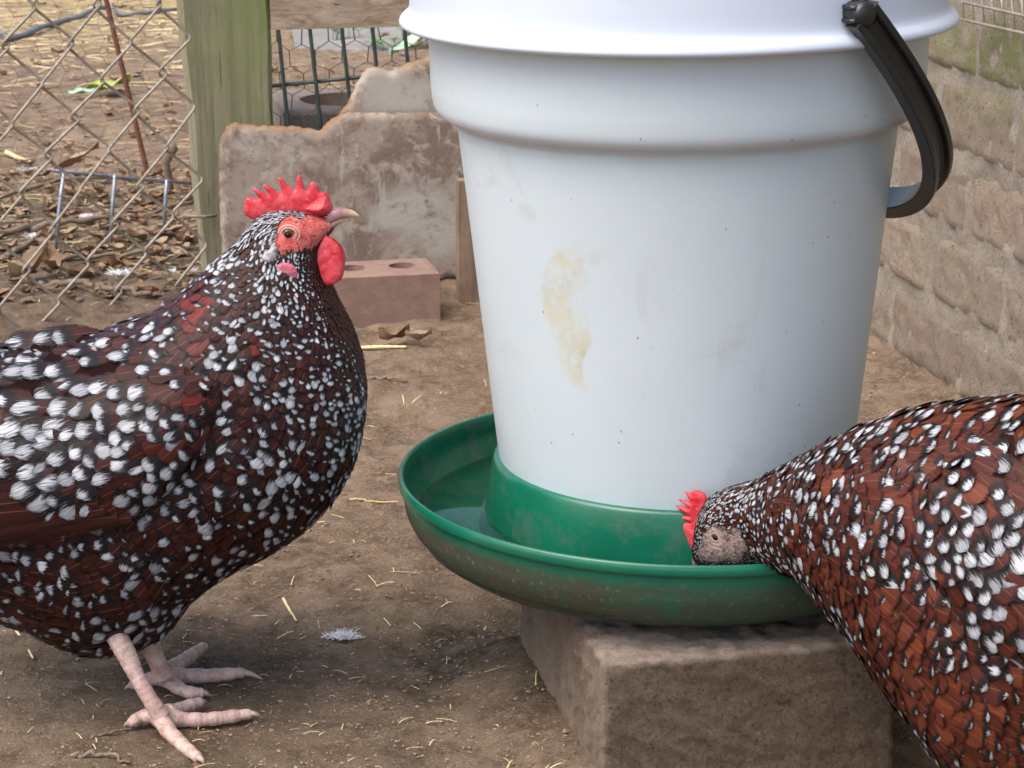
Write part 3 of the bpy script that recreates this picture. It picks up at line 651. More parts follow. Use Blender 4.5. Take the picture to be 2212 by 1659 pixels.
    for _ in range(4000):
        s = RNG.uniform(fp[:, 0].min(), fp[:, 0].max()); z = RNG.uniform(fp[:, 1].min(), fp[:, 1].max())
        if not in_poly(np.array([s]), np.array([z]), fp)[0]: continue
        e = edge_dist(np.array([s]), np.array([z]), fp)[0]
        if RNG.random() > cfg['bristle'] * (1 if e > .004 else 2.6): continue
        if any(np.hypot(s - a[0], z - a[1]) < .0062 for a in [to2(*cfg['eye'], fo)]): continue
        h = near_hit(s, z)
        if h: ps.append(h[0]); pn.append(h[1] if np.dot(h[1], en) > 0 else -h[1])
    if ps:
        ps = np.array(ps); pn = np.array(pn); k = len(ps); dd = np.tile(-es * cfg['fwd'] - EZ * .8, (k, 1)) if cfg['fwd'] > 0 else np.tile(es * .7 + EZ * .5, (k, 1))
        a = feathers(ps, dd, pn, RNG.uniform(.0022, .0040, k), RNG.uniform(.0003, .0006, k), np.full(k, 5.), .25, .5, np.where(RNG.random(k) < cfg['brwhite'], .95, .0), np.full(k, .3), root_frac=.05)
        mk('face_bristles', a[0], a[1], M[cfg['fmat']], root, uv=a[2], col=a[3])
    # head furniture
    def plc(o0): return lambda s, z, off: at3(s, z, np.asarray(off) + o0)
    cb = np.array([to2(x, y, 0) for x, y in cfg['comb']]); v_, f_ = fleshy(cb, .0009, .0027, .007, plc(.0), .15)
    if cfg.get('brow'):
        v2_, f2_ = fleshy(np.array([to2(x, y, .004) for x, y in cfg['brow']]), .0009, .0105, .010, plc(.0), .35); f_ = list(f_) + [tuple(i_ + len(v_) for i_ in f) for f in f2_]; v_ = np.concatenate([v_, v2_])
    mk('comb', v_, f_, M['comb_flesh'], root)
    for poly, o0, tk, lean in cfg['wattles']:
        wp = np.array([to2(x, y, o0) for x, y in poly]); zt = wp[:, 1].max()
        v_, f_ = fleshy(wp, .0012, tk, .006, lambda s, z, off: at3(s, z, np.asarray(off) + o0 + lean * (zt - z)), .3); mk('wattle', v_, f_, M['comb_flesh'], root)
    for poly, o0, tk, mt in cfg['lobes']:
        lp = np.array([to2(x, y, o0) for x, y in poly]); v_, f_ = fleshy(lp, .0009, tk, .004, plc(o0), .4); mk('ear_lobe', v_, f_, M[mt], root)
    for nm, secs in (('beak', cfg['beak']), ('lower_beak', cfg['lower_beak'])):
        mbk = MB(); Vv = []; K = 20
        d_ = smooth_curve([to2(a[0], a[1]) for a in secs], 16); b_ = smooth_curve([to2(a[2], a[3]) for a in secs], 16); ww = np.interp(np.linspace(0, len(secs) - 1, 16), range(len(secs)), [a[4] for a in secs])
        for i_ in range(16):
            for k_ in range(K):
                t_ = 2 * math.pi * k_ / K; c_ = (d_[i_] + b_[i_]) / 2 + (d_[i_] - b_[i_]) / 2 * math.cos(t_); Vv.append(at3(c_[0], c_[1], ww[i_] * math.sin(t_))[0])
        Fv = [(i_ * K + k_, i_ * K + (k_ + 1) % K, (i_ + 1) * K + (k_ + 1) % K, (i_ + 1) * K + k_) for i_ in range(15) for k_ in range(K)] + [tuple(range(K)), tuple(15 * K + k_ for k_ in range(K))]
        mk(nm, Vv, Fv, M['beak_horn'], root)
    # eye on each side: ball with pupil and a lid ring
    for sd in (1, -1):
        e2 = to2(*cfg['eye'], fo); h = near_hit(*e2); lat = (h[0] - q0) @ en - .0020; pe = at3([e2[0]], [e2[1]], [lat * sd])[0]; nn_ = en * sd
        r_ = cfg['eye_r']; mm = MB(); ring = []
        K = 28
        for a_ in range(0, 9):
            el = a_ / 8 * math.pi / 2
            for k_ in range(K): t_ = 2 * math.pi * k_ / K; ring.append(pe + r_ * (math.cos(el) * (math.cos(t_) * es + math.sin(t_) * EZ) + math.sin(el) * .75 * nn_))
        Fe = [(a_ * K + k_, a_ * K + (k_ + 1) % K, (a_ + 1) * K + (k_ + 1) % K, (a_ + 1) * K + k_) for a_ in range(8) for k_ in range(K)]
        if sd < 0: Fe = [f[::-1] for f in Fe]
        ey = mk('eye', ring, Fe, M['eye_iris'], root)
        pu = [pe + nn_ * (r_ * .75 * math.sqrt(max(0, 1 - (q * .58) ** 2)) + .0002) + r_ * q * .58 * (math.cos(t_) * es + math.sin(t_) * EZ) for q in (0.02, .5, 1) for t_ in np.linspace(0, 2 * math.pi, K, endpoint=False)]
        mk('pupil', pu, [(a_ * K + k_, a_ * K + (k_ + 1) % K, (a_ + 1) * K + (k_ + 1) % K, (a_ + 1) * K + k_) for a_ in range(2) for k_ in range(K)] + [tuple(range(K))], M['eye_pupil'], ey)
        m_ = MB(); tl = np.linspace(0, 2 * math.pi, 41)
        for (ra_, rb_, rt, dy) in ((1.18, 1.02 * cfg['lid'], .0010, 0), (1.62, 1.45, .0011, -.0003)):
            m_.tube([pe + r_ * (ra_ * math.cos(t_) * es * (1.05 + .12 * math.cos(t_)) + rb_ * math.sin(t_) * EZ) + nn_ * (.0014 - .0010 * (ra_ - 1.18)) + EZ * dy for t_ in tl], rt, 8, False)
        m_.build('eyelid', M[cfg['lidmat']], root)
    # wing
    wc = cfg['wing']; wo = wc['off']
    wp = np.array([to2(x, y, wo) for x, y in wc['poly']])
    for sd in (1, -1):
        vv2, tr, d = inflate(wp, .006); y0 = []
        for a_, b_ in vv2:
            h = near_hit(a_, b_); y0.append((h[0] - q0) @ en if h else np.nan)
        y0 = np.array(y0); y0 = np.where(np.isnan(y0), np.nanmin(y0), y0); tk = wc['thick'] * np.sqrt(np.clip(1 - (1 - np.clip(d / .045, 0, 1)) ** 2, 0, 1)) - .001
        A3 = at3(vv2[:, 0], vv2[:, 1], (y0 + tk) * sd); B3 = at3(vv2[:, 0], vv2[:, 1], (y0 - .012) * sd); n_ = len(vv2); nb = (d == 0)
        Fq = [tuple(f) for f in tr] + [tuple(int(k_) + n_ for k_ in f[::-1]) for f in tr]
        ed = {}
        for f in tr:
            for a_, b_ in zip(f, f[1:] + f[:1]): ed[(a_, b_)] = 1
        Fq += [(b_, a_, a_ + n_, b_ + n_) for (a_, b_) in ed if (b_, a_) not in ed]
        wing = mk('wing', np.concatenate([A3, B3]), Fq, M[cfg['bodymat']], root, col=np.zeros((2 * n_, 3)))
        if sd < 0: continue
        wb = BVHTree.FromPolygons([Vector(v) for v in A3], [tuple(f) for f in tr])
        Q = []
        lo, hi = wp.min(0), wp.max(0)
        for _ in range(16000):
            s = RNG.uniform(lo[0], hi[0]); z = RNG.uniform(lo[1], hi[1]); Q.append((s, z))
        Q = np.array(Q); Q = Q[in_poly(Q[:, 0], Q[:, 1], wp)]
        bare = np.array([to2(x, y, wo) for x, y in wc['bare']]); Q = Q[~in_poly(Q[:, 0], Q[:, 1], bare)]
        # size grows from shoulder to rear
        fwd = cfg['fwd']; sh = wp[:, 0].max() if fwd > 0 else wp[:, 0].min(); gl = np.clip(abs(Q[:, 0] - sh) / .20, 0, 1)
        rad = .0066 + .0070 * gl
        kq = poisson(np.stack([Q[:, 0], Q[:, 1], Q[:, 0] * 0], 1), rad); Q = Q[kq]; gl = gl[kq]; rad = rad[kq]
        pp, nn2, gg, rr2 = [], [], [], []
        for (s, z), g_, r_2 in zip(Q, gl, rad):
            h = wb.ray_cast(Vector(at3([s], [z], [.4])[0]), Vector(-en))
            if h[0] is None: continue
            nv = np.array(h[1]); nv = nv if nv @ en > 0 else -nv
            nv = nv * .88 + en * .12; nv /= np.linalg.norm(nv); pp.append(np.array(h[0])); nn2.append(nv); gg.append(g_); rr2.append(r_2)
        pp, nn2, gg, rr2 = map(np.array, (pp, nn2, gg, rr2)); k = len(pp)
        dv = np.tile(-es * wc['d'][0] * fwd + EZ * wc['d'][1], (k, 1))
        wt = RNG.uniform(.22, .46, k) * (1 + .30 * gg) * (RNG.random(k) > .12)
        rd = np.clip(RNG.normal(wc['red'], .25, k), 0, 1)
        a = feathers(pp + nn2 * (rr2 * .26)[:, None], dv, nn2, rr2 * RNG.uniform(2.9, 3.5, k), rr2 * RNG.uniform(1.9, 2.3, k), np.full(k, 4.), .13, .16, wt, rd, sw=np.clip(RNG.normal(.62, .12, k), .35, .9))
        parts = [a]
        # long secondaries, plain brown
        pl, pnn, lens = [], [], []
        for (x, y) in wc['quills']:
            s, z = to2(x, y, wo); h = wb.ray_cast(Vector(at3([s], [z], [.4])[0]), Vector(-en))
            if h[0] is None: continue
            pl.append(np.array(h[0]) + en * .0005); pnn.append(en)
        if pl:
            pl = np.array(pl) + en * (np.arange(len(pl)) * .0006)[:, None]; pnn = np.array(pnn); k = len(pl)
            dq = np.tile(-es * wc['dq'][0] * fwd + EZ * wc['dq'][1], (k, 1))
            parts.append(feathers(pl, dq, pnn, np.full(k, .15), np.full(k, .030), np.full(k, 1.), .015, .02, np.zeros(k), np.full(k, .30), root_frac=.3, seedroll=.03))
        V_, F_, U_, C_ = join(parts); mk('wing_feathers', V_, F_, M[cfg['fmat']], wing, uv=U_, col=C_)
    # tail fan
    k = 14; tb = at3([(Dd[6, 0] + Vd[6, 0]) / 2], [(Dd[6, 1] * .6 + Vd[6, 1] * .4)], [0])[0]; ang = np.linspace(-.5, .5, k)
    pt = np.array([tb + en * .030 * math.sin(a_ * 2.4) + EZ * .02 * math.cos(a_ * 3) for a_ in ang]); dd = np.array([-es * cfg['fwd'] * .8 + EZ * (.45 + .3 * math.cos(a_ * 3)) + en * a_ * .3 for a_ in ang]); nn3 = np.array([en * (1 if a_ >= 0 else -1) for a_ in ang])
    a = feathers(pt, dd, nn3, np.full(k, .15), np.full(k, .035), np.full(k, .5), .02, .03, np.full(k, .12), np.full(k, .2), root_frac=.1)
    mk('tail', a[0], a[1], M[cfg['fmat']], root, uv=a[2], col=a[3])
    return root, to2, at3
def leg(root, shank, r_sh, toes, claws):
    m = MB()
    P = smooth_curve(shank, 150); rr = .95 * np.interp(np.linspace(0, 1, 150), np.linspace(0, 1, len(r_sh)), r_sh); L = np.linalg.norm(np.diff(P, axis=0), axis=1).sum()
    rr = rr * (1.02 - .05 * ((np.linspace(0, L / .0046, 150)) % 1)); m.tube(P, rr, 20)
    for pts, r0 in toes:
        P = smooth_curve(pts, 80); L = np.linalg.norm(np.diff(P, axis=0), axis=1).sum(); q = np.linspace(0, 1, 80)
        rad = 1.12 * np.interp(q, np.linspace(0, 1, len(r0)), r0) * (1.04 - .10 * ((q * L / .0032) % 1) + .05 * np.sin(q * L / .012 * 2 * math.pi)); m.tube(P, rad, 16)
    o = m.build('leg', M['leg_skin'], root); md = o.modifiers.new('r', 'REMESH'); md.mode = 'VOXEL'; md.voxel_size = .0007; md.use_smooth_shade = True
    sm = o.modifiers.new('s', 'SMOOTH'); sm.factor = .35; sm.iterations = 1
    evaluated(o, M['leg_skin'])
    for pts, r0 in claws:
        m = MB(); P = smooth_curve(pts, 12); m.tube(P, np.linspace(r0, .0004, 12) ** 1.0, 12); m.build('claw', M['claw'], o)

H = lambda L, ox=484., oy=346., k=.1771: [(ox + k * a, oy + k * b) for a, b in L]
q1 = (-.25, 1.675, .2)
# Dx Dy Vx Vy halfwidth | spacing(mm) white red -
S1 = [(-430, 640, -420, 740, .012, 9, .25, .3, 0), (-330, 735, -330, 900, .030, 9, .28, .3, 0), (-220, 758, -220, 1090, .058, 9, .3, .3, 0), (-100, 762, -110, 1235, .082, 8.5, .34, .35, 0), (0, 758, 0, 1305, .092, 8.5, .36, .35, 0),
      (90, 751, 110, 1352, .096, 8.2, .36, .3, 0), (180, 736, 230, 1392, .096, 8, .36, .25, 0), (240, 718, 345, 1362, .094, 8, .36, .25, 0), (290, 699, 430, 1272, .091, 7.8, .36, .25, 0), (330, 683, 520, 1212, .088, 7.5, .38, .25, 0),
      (362, 661, 610, 1166, .083, 7.2, .38, .22, 0), (395, 634, 690, 1106, .076, 6.8, .40, .2, 0), (425, 605, 745, 1036, .067, 6.2, .42, .2, 0), (450, 582, 775, 956, .058, 5.6, .44, .2, 0), (475, 560, 788, 868, .050, 5.0, .44, .25, 0),
      (497, 540, 783, 785, .043, 4.5, .42, .25, 0), (513, 523, 762, 715, .037, 4.0, .42, .25, 0), (527, 506, 735, 660, .031, 3.4, .42, .2, 0), (540, 490, 712, 612, .027, 3.0, .44, .15, 0), (554, 475, 700, 577, .0235, 2.5, .46, .1, 0),
      (575, 460, 695, 551, .0210, 2.1, .46, .1, 0), (605, 455, 697, 532, .0192, 1.9, .42, .1, 0), (640, 456, 702, 520, .0165, 1.8, .36, .1, 0), (672, 463, 708, 510, .0125, 1.8, .25, .1, 0), (698, 470, 714, 502, .0085, 1.8, .2, .1, 0), (712, 474, 720, 494, .0055, 1.8, .2, .1, 0)]
comb1 = H([(470, 740), (400, 738), (330, 715), (262, 678), (235, 610), (248, 520), (272, 455), (300, 450), (360, 465), (430, 468), (385, 405), (347, 352), (352, 336), (375, 338), (450, 378), (530, 418), (543, 402), (500, 352), (470, 312), (480, 296), (512, 297), (580, 337), (650, 385), (688, 412), (698, 382), (680, 290), (658, 222), (672, 207), (700, 216), (760, 290), (822, 340), (850, 366), (872, 340), (884, 240), (898, 182), (910, 176), (932, 194), (962, 270), (992, 350), (1015, 368), (1036, 322), (1046, 275), (1072, 262), (1096, 272), (1132, 304), (1172, 384), (1230, 390), (1278, 428), (1300, 500), (1322, 570), (1318, 640), (1240, 690), (1100, 700), (950, 690), (800, 680), (650, 690), (540, 720)])
watt1 = H([(1200, 930), (1250, 920), (1320, 955), (1395, 1020), (1440, 1100), (1456, 1200), (1450, 1300), (1432, 1400), (1400, 1468), (1330, 1508), (1260, 1525), (1180, 1490), (1110, 1420), (1060, 1345), (1022, 1270), (1045, 1200), (1100, 1120), (1140, 1030), (1170, 960)])
lobe1 = H([(452, 1190), (500, 1130), (560, 1080), (620, 1048), (655, 1060), (650, 1120), (645, 1190), (620, 1240), (560, 1258), (490, 1245)])
lobe1b = H([(608, 1325), (640, 1275), (700, 1250), (780, 1250), (860, 1290), (893, 1360), (890, 1440), (840, 1442), (760, 1425), (680, 1392), (630, 1360)])
face1 = H([(600, 960), (625, 840), (690, 740), (800, 690), (930, 740), (1050, 660), (1160, 600), (1290, 570), (1400, 600), (1400, 760), (1330, 860), (1250, 940), (1160, 1010), (1090, 1110), (1000, 1090), (900, 1110), (760, 1130), (650, 1090)])
B = lambda a, b, c, d, w_: (*H([(a, b)])[0], *H([(c, d)])[0], w_)
cfg1 = dict(q=q1, dir=(1, 0, 0), near=(0, -1, 0), base=(-.25, 1.675, 0), fwd=1, label='standing speckled hen with raised head and upright red comb, left of the drinker',
    sections=S1, face=face1, face_off=.017, bodymat='hen_body', fmat='feather_dark', neck_t=14.0, nape=3.0, cand=80000, bristle=.05, brwhite=.45, lidmat='lid_skin',
    redspots=[(420, 680, .022, 1.0), (560, 745, .012, .95), (300, 830, .02, .8), (640, 770, .01, .9), (250, 760, .015, .7), (80, 900, .02, .7), (430, 740, .015, .9)],
    brow=H([(960, 600), (1060, 520), (1180, 440), (1250, 430), (1295, 490), (1322, 570), (1312, 640), (1240, 690), (1160, 680), (1060, 650)]), comb=comb1, wattles=[(watt1, .0085, .0022, .10), ([(x + 4, y + 1) for x, y in watt1], -.0085, .0022, -.10)],
    lobes=[(lobe1, .0275, .0030, 'white_lobe'), (lobe1b, .0288, .0018, 'pink_lobe'), (lobe1, -.0215, .0022, 'white_lobe')],
    eye=H([(785, 893)])[0], eye_r=.0043, lid=1.0,
    beak=[B(1285, 592, 1215, 835, .0062), B(1400, 578, 1390, 742, .0046), B(1490, 590, 1500, 708, .0032), B(1570, 612, 1590, 697, .0020), B(1625, 650, 1640, 692, .0010), B(1652, 684, 1656, 690, .0003)],
    lower_beak=[B(1180, 830, 1180, 950, .0058), B(1260, 765, 1270, 885, .0050), B(1350, 715, 1360, 815, .0038), B(1430, 690, 1440, 757, .0026), B(1490, 685, 1498, 712, .0008)],
    wing=dict(poly=[(470, 875), (455, 925), (435, 985), (415, 1025), (370, 1060), (320, 1100), (255, 1124), (160, 1136), (60, 1138), (-40, 1130), (-150, 1105), (-270, 1050), (-360, 980), (-300, 900), (-200, 870), (-60, 825), (60, 800), (180, 796), (300, 805), (390, 820), (445, 845)],
              off=.095, thick=.020, d=(.86, -.50), dq=(.98, -.10), red=.45, bare=[(-500, 900), (-120, 960), (0, 1000), (60, 1020), (95, 1065), (125, 1100), (175, 1126), (190, 1160), (-500, 1160)], quills=[(0, 1010), (20, 1030), (40, 1048), (60, 1066), (80, 1084), (95, 1100), (120, 1114), (150, 1122), (-80, 1000), (-80, 1040), (-60, 1080)]))
hen1, to1, at1 = build_hen(cfg1)
def K4(x, y): return (173 + .2187 * x, 1296 + .2187 * y)
def gp(x, y, z): X_, Y_ = K4(x, y); return on_plane(X_, Y_, (0, 0, z), (0, 0, 1))
def vp(x, y, Yp): X_, Y_ = K4(x, y); return on_plane(X_, Y_, (0, Yp, 0), (0, 1, 0))
fc = gp(800, 1150, .014); y1 = fc[1]
leg(hen1, [vp(330, 300, y1 + .012), vp(450, 520, y1 + .008), vp(560, 750, y1 + .004), vp(690, 980, y1), fc], [.0085, .0078, .0062, .0060, .0075],
    [([gp(790, 1130, .013), gp(1000, 1180, .007), gp(1250, 1180, .006), gp(1500, 1150, .0055), gp(1690, 1120, .006)], [.0065, .0052, .0046, .0044, .0030]),
     ([gp(780, 1150, .013), gp(880, 1300, .007), gp(980, 1400, .006), gp(1080, 1490, .0055), gp(1170, 1560, .006)], [.0065, .0052, .0046, .0042, .0032]),
     ([gp(740, 1130, .012), gp(620, 1150, .009), gp(540, 1190, .007), gp(480, 1230, .005)], [.0055, .0045, .0040, .0026]),
     ([gp(860, 1110, .013), gp(980, 1080, .008), gp(1090, 1040, .007), gp(1190, 1010, .006)], [.0055, .0045, .0044, .0034])],
    [([gp(1670, 1120, .006), gp(1740, 1130, .006), gp(1815, 1172, .001)], .0030), ([gp(1150, 1545, .006), gp(1205, 1580, .006), gp(1232, 1645, .001)], .0032), ([gp(500, 1220, .005), gp(455, 1225, .004), gp(435, 1262, .001)], .0024), ([gp(1180, 1010, .006), gp(1225, 1005, .006), gp(1262, 1012, .002)], .003)])
fc = gp(840, 770, .014); y2 = fc[1]
leg(hen1, [vp(560, 250, y2), vp(680, 420, y2), vp(740, 560, y2), vp(800, 690, y2), fc], [.0090, .0085, .0072, .0068, .0080],
    [([gp(850, 740, .014), gp(1020, 750, .007), gp(1250, 750, .006), gp(1450, 735, .0055), gp(1620, 715, .006)], [.0070, .0055, .0050, .0046, .0032]),
     ([gp(800, 760, .013), gp(900, 820, .009), gp(1010, 890, .006), gp(1110, 920, .006), gp(1210, 920, .005)], [.0060, .0050, .0044, .0044, .0036]),
     ([gp(880, 690, .013), gp(1000, 620, .009), gp(1100, 550, .008), gp(1220, 465, .006)], [.0060, .0052, .0050, .0036]),
     ([gp(790, 760, .012), gp(650, 790, .008), gp(540, 830, .006), gp(490, 850, .005)], [.0055, .0045, .0040, .0026])],
    [([gp(1600, 715, .006), gp(1700, 735, .005), gp(1805, 785, .001)], .0032), ([gp(1190, 915, .005), gp(1250, 925, .005), gp(1302, 962, .001)], .0034), ([gp(1205, 475, .006), gp(1245, 448, .006), gp(1270, 462, .002)], .0034), ([gp(500, 845, .005), gp(465, 862, .004), gp(440, 885, .001)], .0024)])

# drinking hen
K7 = lambda L: [(1434 + .1562 * a, 1020 + .1562 * b) for a, b in L]
a2 = R(33)
S2 = [(1503, 1186, 1508, 1206, .006, 1.8, .25, .2, 0), (1510, 1160, 1530, 1222, .013, 1.8, .3, .15, 0), (1514, 1125, 1565, 1228, .0175, 1.8, .34, .15, 0), (1522, 1096, 1600, 1230, .0200, 1.9, .38, .2, 0), (1540, 1071, 1630, 1228, .0215, 2.0, .42, .3, 0),
      (1568, 1057, 1655, 1222, .0235, 2.4, .44, .35, 0), (1600, 1048, 1678, 1222, .027, 3.0, .44, .4, 0), (1635, 1037, 1705, 1231, .032, 3.6, .44, .4, 0), (1675, 1016, 1738, 1241, .038, 4.2, .42, .45, 0), (1720, 994, 1780, 1259, .045, 4.8, .42, .5, 0),
      (1770, 968, 1815, 1291, .052, 5.4, .40, .55, 0), (1823, 941, 1850, 1331, .060, 6.0, .38, .6, 0), (1875, 921, 1892, 1372, .067, 6.4, .36, .65, 0), (1930, 903, 1936, 1431, .074, 6.8, .36, .65, 0), (1985, 889, 1975, 1483, .080, 7.2, .35, .65, 0),
      (2040, 880, 2030, 1549, .085, 7.6, .34, .7, 0), (2100, 873, 2107, 1654, .089, 8, .33, .75, 0), (2160, 869, 2200, 1745, .092, 8, .32, .8, 0), (2230, 868, 2300, 1800, .094, 8.5, .32, .75, 0), (2320, 872, 2400, 1810, .093, 9, .3, .7, 0),
      (2420, 885, 2500, 1770, .088, 9, .3, .6, 0), (2530, 900, 2590, 1650, .078, 9, .3, .5, 0), (2640, 905, 2660, 1480, .062, 9.5, .3, .5, 0), (2740, 880, 2740, 1250, .042, 10, .3, .5, 0), (2830, 850, 2830, 1000, .020, 10, .3, .5, 0)][::-1]
comb2 = K7([(600, 400), (592, 340), (560, 290), (500, 258), (420, 245), (392, 280), (285, 272), (325, 335), (365, 405), (290, 388), (205, 380), (212, 392), (262, 425), (345, 500), (250, 468), (168, 458), (172, 470), (218, 522), (300, 580), (355, 602), (240, 598), (166, 600), (170, 612), (205, 645), (372, 692), (280, 684), (204, 685), (240, 765), (290, 880), (325, 970), (370, 1040), (425, 1105), (520, 1100), (600, 1000), (560, 850), (540, 700), (600, 560), (640, 470)])
face2 = K7([(480, 1240), (440, 1140), (440, 1080), (520, 960), (560, 840), (640, 745), (800, 705), (960, 735), (1060, 690), (1180, 740), (1230, 860), (1260, 960), (1220, 1060), (1140, 1180), (1060, 1240)])
KB = lambda a, b, c, d, w_: (*K7([(a, b)])[0], *K7([(c, d)])[0], w_)
cfg2 = dict(q=(.123, 1.562, .2), dir=(math.cos(a2), -math.sin(a2), 0), near=(-math.sin(a2), -math.cos(a2), 0), base=(.30, 1.36, 0), fwd=-1,
    label='reddish speckled hen bending down to drink from the green tray', sections=S2, face=face2, face_off=.018, bodymat='hen_body_pale', fmat='feather_red',
    neck_t=16.0, nape=1.0, cand=90000, bristle=.14, brwhite=.5, lidmat='lid_pale',
    redspots=[(1740, 1175, .010, .9), (1960, 1300, .03, .8), (2020, 1440, .035, .85), (2150, 1500, .04, .85), (2060, 1120, .02, .9)],
    comb=comb2, wattles=[(K7([(620, 1200), (760, 1200), (800, 1290), (740, 1380), (650, 1370), (600, 1290)]), .008, .002, .1), (K7([(620, 1200), (760, 1200), (800, 1290), (740, 1380), (650, 1370), (600, 1290)]), -.008, .002, -.1)],
    lobes=[(K7([(985, 800), (1010, 730), (1070, 690), (1130, 700), (1165, 750), (1150, 820), (1090, 850), (1020, 850)]), .0215, .0022, 'white_lobe'), (K7([(1150, 1040), (1180, 930), (1230, 860), (1258, 920), (1240, 1010), (1180, 1060)]), .0235, .0016, 'white_lobe')],
    eye=K7([(745, 885)])[0], eye_r=.0034, lid=.8,
    beak=[KB(470, 1050, 640, 1090, .0055), KB(430, 1110, 590, 1160, .0050), KB(405, 1180, 560, 1210, .0042), KB(400, 1260, 510, 1290, .0026), KB(440, 1345, 470, 1355, .0005)],
    lower_beak=[KB(600, 1100, 700, 1180, .0045), KB(570, 1180, 650, 1230, .0040), KB(520, 1260, 590, 1300, .0028), KB(490, 1330, 520, 1340, .0008)],
    wing=dict(poly=[(1960, 1050), (1950, 1130), (1962, 1205), (2020, 1272), (2080, 1340), (2135, 1395), (2200, 1425), (2260, 1450), (2340, 1460), (2450, 1440), (2560, 1380), (2640, 1280), (2640, 1150), (2550, 1030), (2400, 960), (2250, 930), (2120, 950), (2040, 990)],
              off=.09, thick=.012, d=(.80, -.55), dq=(.95, -.25), red=.62, bare=[(2190, 1390), (2260, 1380), (2400, 1330), (2800, 1200), (2800, 1500), (2260, 1470)], quills=[(2230, 1400), (2250, 1390), (2270, 1405), (2290, 1415), (2310, 1428)]))
hen2, to2_, at2 = build_hen(cfg2)
for sd in (1, -1):                       # its legs stand just below the frame
    b0 = at2([to2_(2330, 1700)[0]], [.10], [.045 * sd])[0]; fz = b0.copy(); fz[2] = .012; fw = -np.array(cfg2['dir']); sdv = np.array(cfg2['near'])
    T = lambda a_, b_, z_: fz * [1, 1, 0] + fw * a_ + sdv * b_ + np.array([0, 0, z_])
    leg(hen2, [b0 + EZ * .03, b0, (b0 + fz) / 2 - fw * .004, fz], [.0090, .0080, .0062, .0075],
        [([T(0, 0, .012), T(.025, 0, .007), T(.055, 0, .006)], [.0065, .005, .0032]), ([T(0, 0, .012), T(.02, .015, .007), T(.042, .030, .006)], [.006, .0048, .0032]), ([T(0, 0, .012), T(.02, -.015, .007), T(.042, -.030, .006)], [.006, .0048, .0032]), ([T(0, 0, .012), T(-.012, .004, .008), T(-.026, .006, .005)], [.005, .0042, .0028])],
        [([T(.053, 0, .006), T(.060, 0, .006), T(.068, 0, .001)], .003), ([T(.040, .029, .006), T(.046, .033, .006), T(.052, .037, .001)], .003), ([T(.040, -.029, .006), T(.046, -.033, .006), T(.052, -.037, .001)], .003)])

# ------------------------------------------------------------------ the back of the pen
PQ = on_ground(530, 596) ; PQ = np.array([PQ[0], 3.10, 0])       # post and board line
def plane_at(Yc): return (np.array([0, Yc, 0.]), EF)
PL_BOARD = (np.array([-.2, 3.00, 0.]), EF); PL_POST = (np.array([-.34, 3.045, 0.]), EF); PL_GATE = (np.array([-.25, 3.07, 0]), EF)
def bp(x, y, pl): return on_plane(x, y, *pl)
# post
l0, r0_ = bp(395, 0, PL_POST), bp(580, 0, PL_POST); l1, r1_ = bp(447, 600, PL_POST), bp(612, 600, PL_POST)
def post():
    n = 60; V = []; C = []; cs = 5
    tl = l0 + (l0 - l1) * .9; tr_ = r0_ + (r0_ - r1_) * .9; bl_ = l1 + (l1 - l0) * .12; br = r1_ + (r1_ - r0_) * .12; dep = .10
    for i in range(n):
        f = i / (n - 1); a = bl_ * (1 - f) + tl * f; b = br * (1 - f) + tr_ * f; ring = []
        c_ = .006
        loc = [(0 + c_, 0), (.25, 0), (.5, 0), (.75, 0), (1 - c_ * 8, 0), (1, c_), (1, .5 * dep), (1, dep), (.5, dep), (0, dep), (0, .5 * dep), (0, c_)]
        for (u_, d_) in loc:
            p = a * (1 - u_) + b * u_ + EF * d_; p = p + ER * .0015 * math.sin(f * 23 + u_ * 9 + d_ * 60); ring.append(p)
            C.append((min(1, .38 + .6 * u_) * min(1, max(0, .30 + f * 1.1)), 0, 0))
        V += ring
    k = 12; Fc = [(i * k + j, i * k + (j + 1) % k, (i + 1) * k + (j + 1) % k, (i + 1) * k + j) for i in range(n - 1) for j in range(k)] + [tuple(range(k - 1, -1, -1)), tuple((n - 1) * k + j for j in range(k))]
    o = mk('fence_post', V, Fc, M['post_wood'], None, True, col=C); o.data.polygons.foreach_set('use_smooth', [False] * len(o.data.polygons))
    tag(o, 'weathered square wooden post, green with algae, behind the broken board', 'post')
post()
# rail
ra, rb_ = bp(584, 62, PL_POST), bp(1500, 22, PL_POST); rb_ = bp(1500, 10, PL_POST); rb_[2] = ra[2]
rl = rb_ - ra; L_ = np.linalg.norm(rl); rc = (ra + rb_) / 2 + EZ * .0425 + EF * .02
V, Fs = rounded_box(rc, L_ / 2, .019, .0455, ER, EF, .008, .003, .0006, 4)
tag(mk('fence_rail', V, Fs, M['rail_wood']), 'rough brown horizontal rail nailed beside the green wooden post', 'rail')
# gate of dark wires
def gate():
    root = empty('wire_gate_panel', tuple(bp(600, 262, PL_GATE) * [1, 1, 0]), 'dark green panel of upright wires under the wooden rail', 'wire panel')
    for (x0, y0, x1, y1) in [(601, 62, 622, 268), (669, 60, 692, 262), (738, 57, 760, 258), (804, 55, 824, 250), (873, 52, 890, 240), (940, 50, 957, 235), (1008, 48, 1024, 230)]:
        a, b = bp(x0, y0, PL_GATE), bp(x1, y1, PL_GATE); d = a - b; m = MB(); m.tube([b - d * .15, b, a, a + d * .25], .0026, 10); m.build('upright_wire', M['dark_green_wire'], root)
    for ya, yb in ((187, 148),):
        a, b = bp(588, ya, PL_GATE), bp(1040, yb - 6, PL_GATE); m = MB(); m.tube([a + EF * .005, b + EF * .005], .0026, 10); m.build('cross_wire', M['dark_green_wire'], root)
gate()
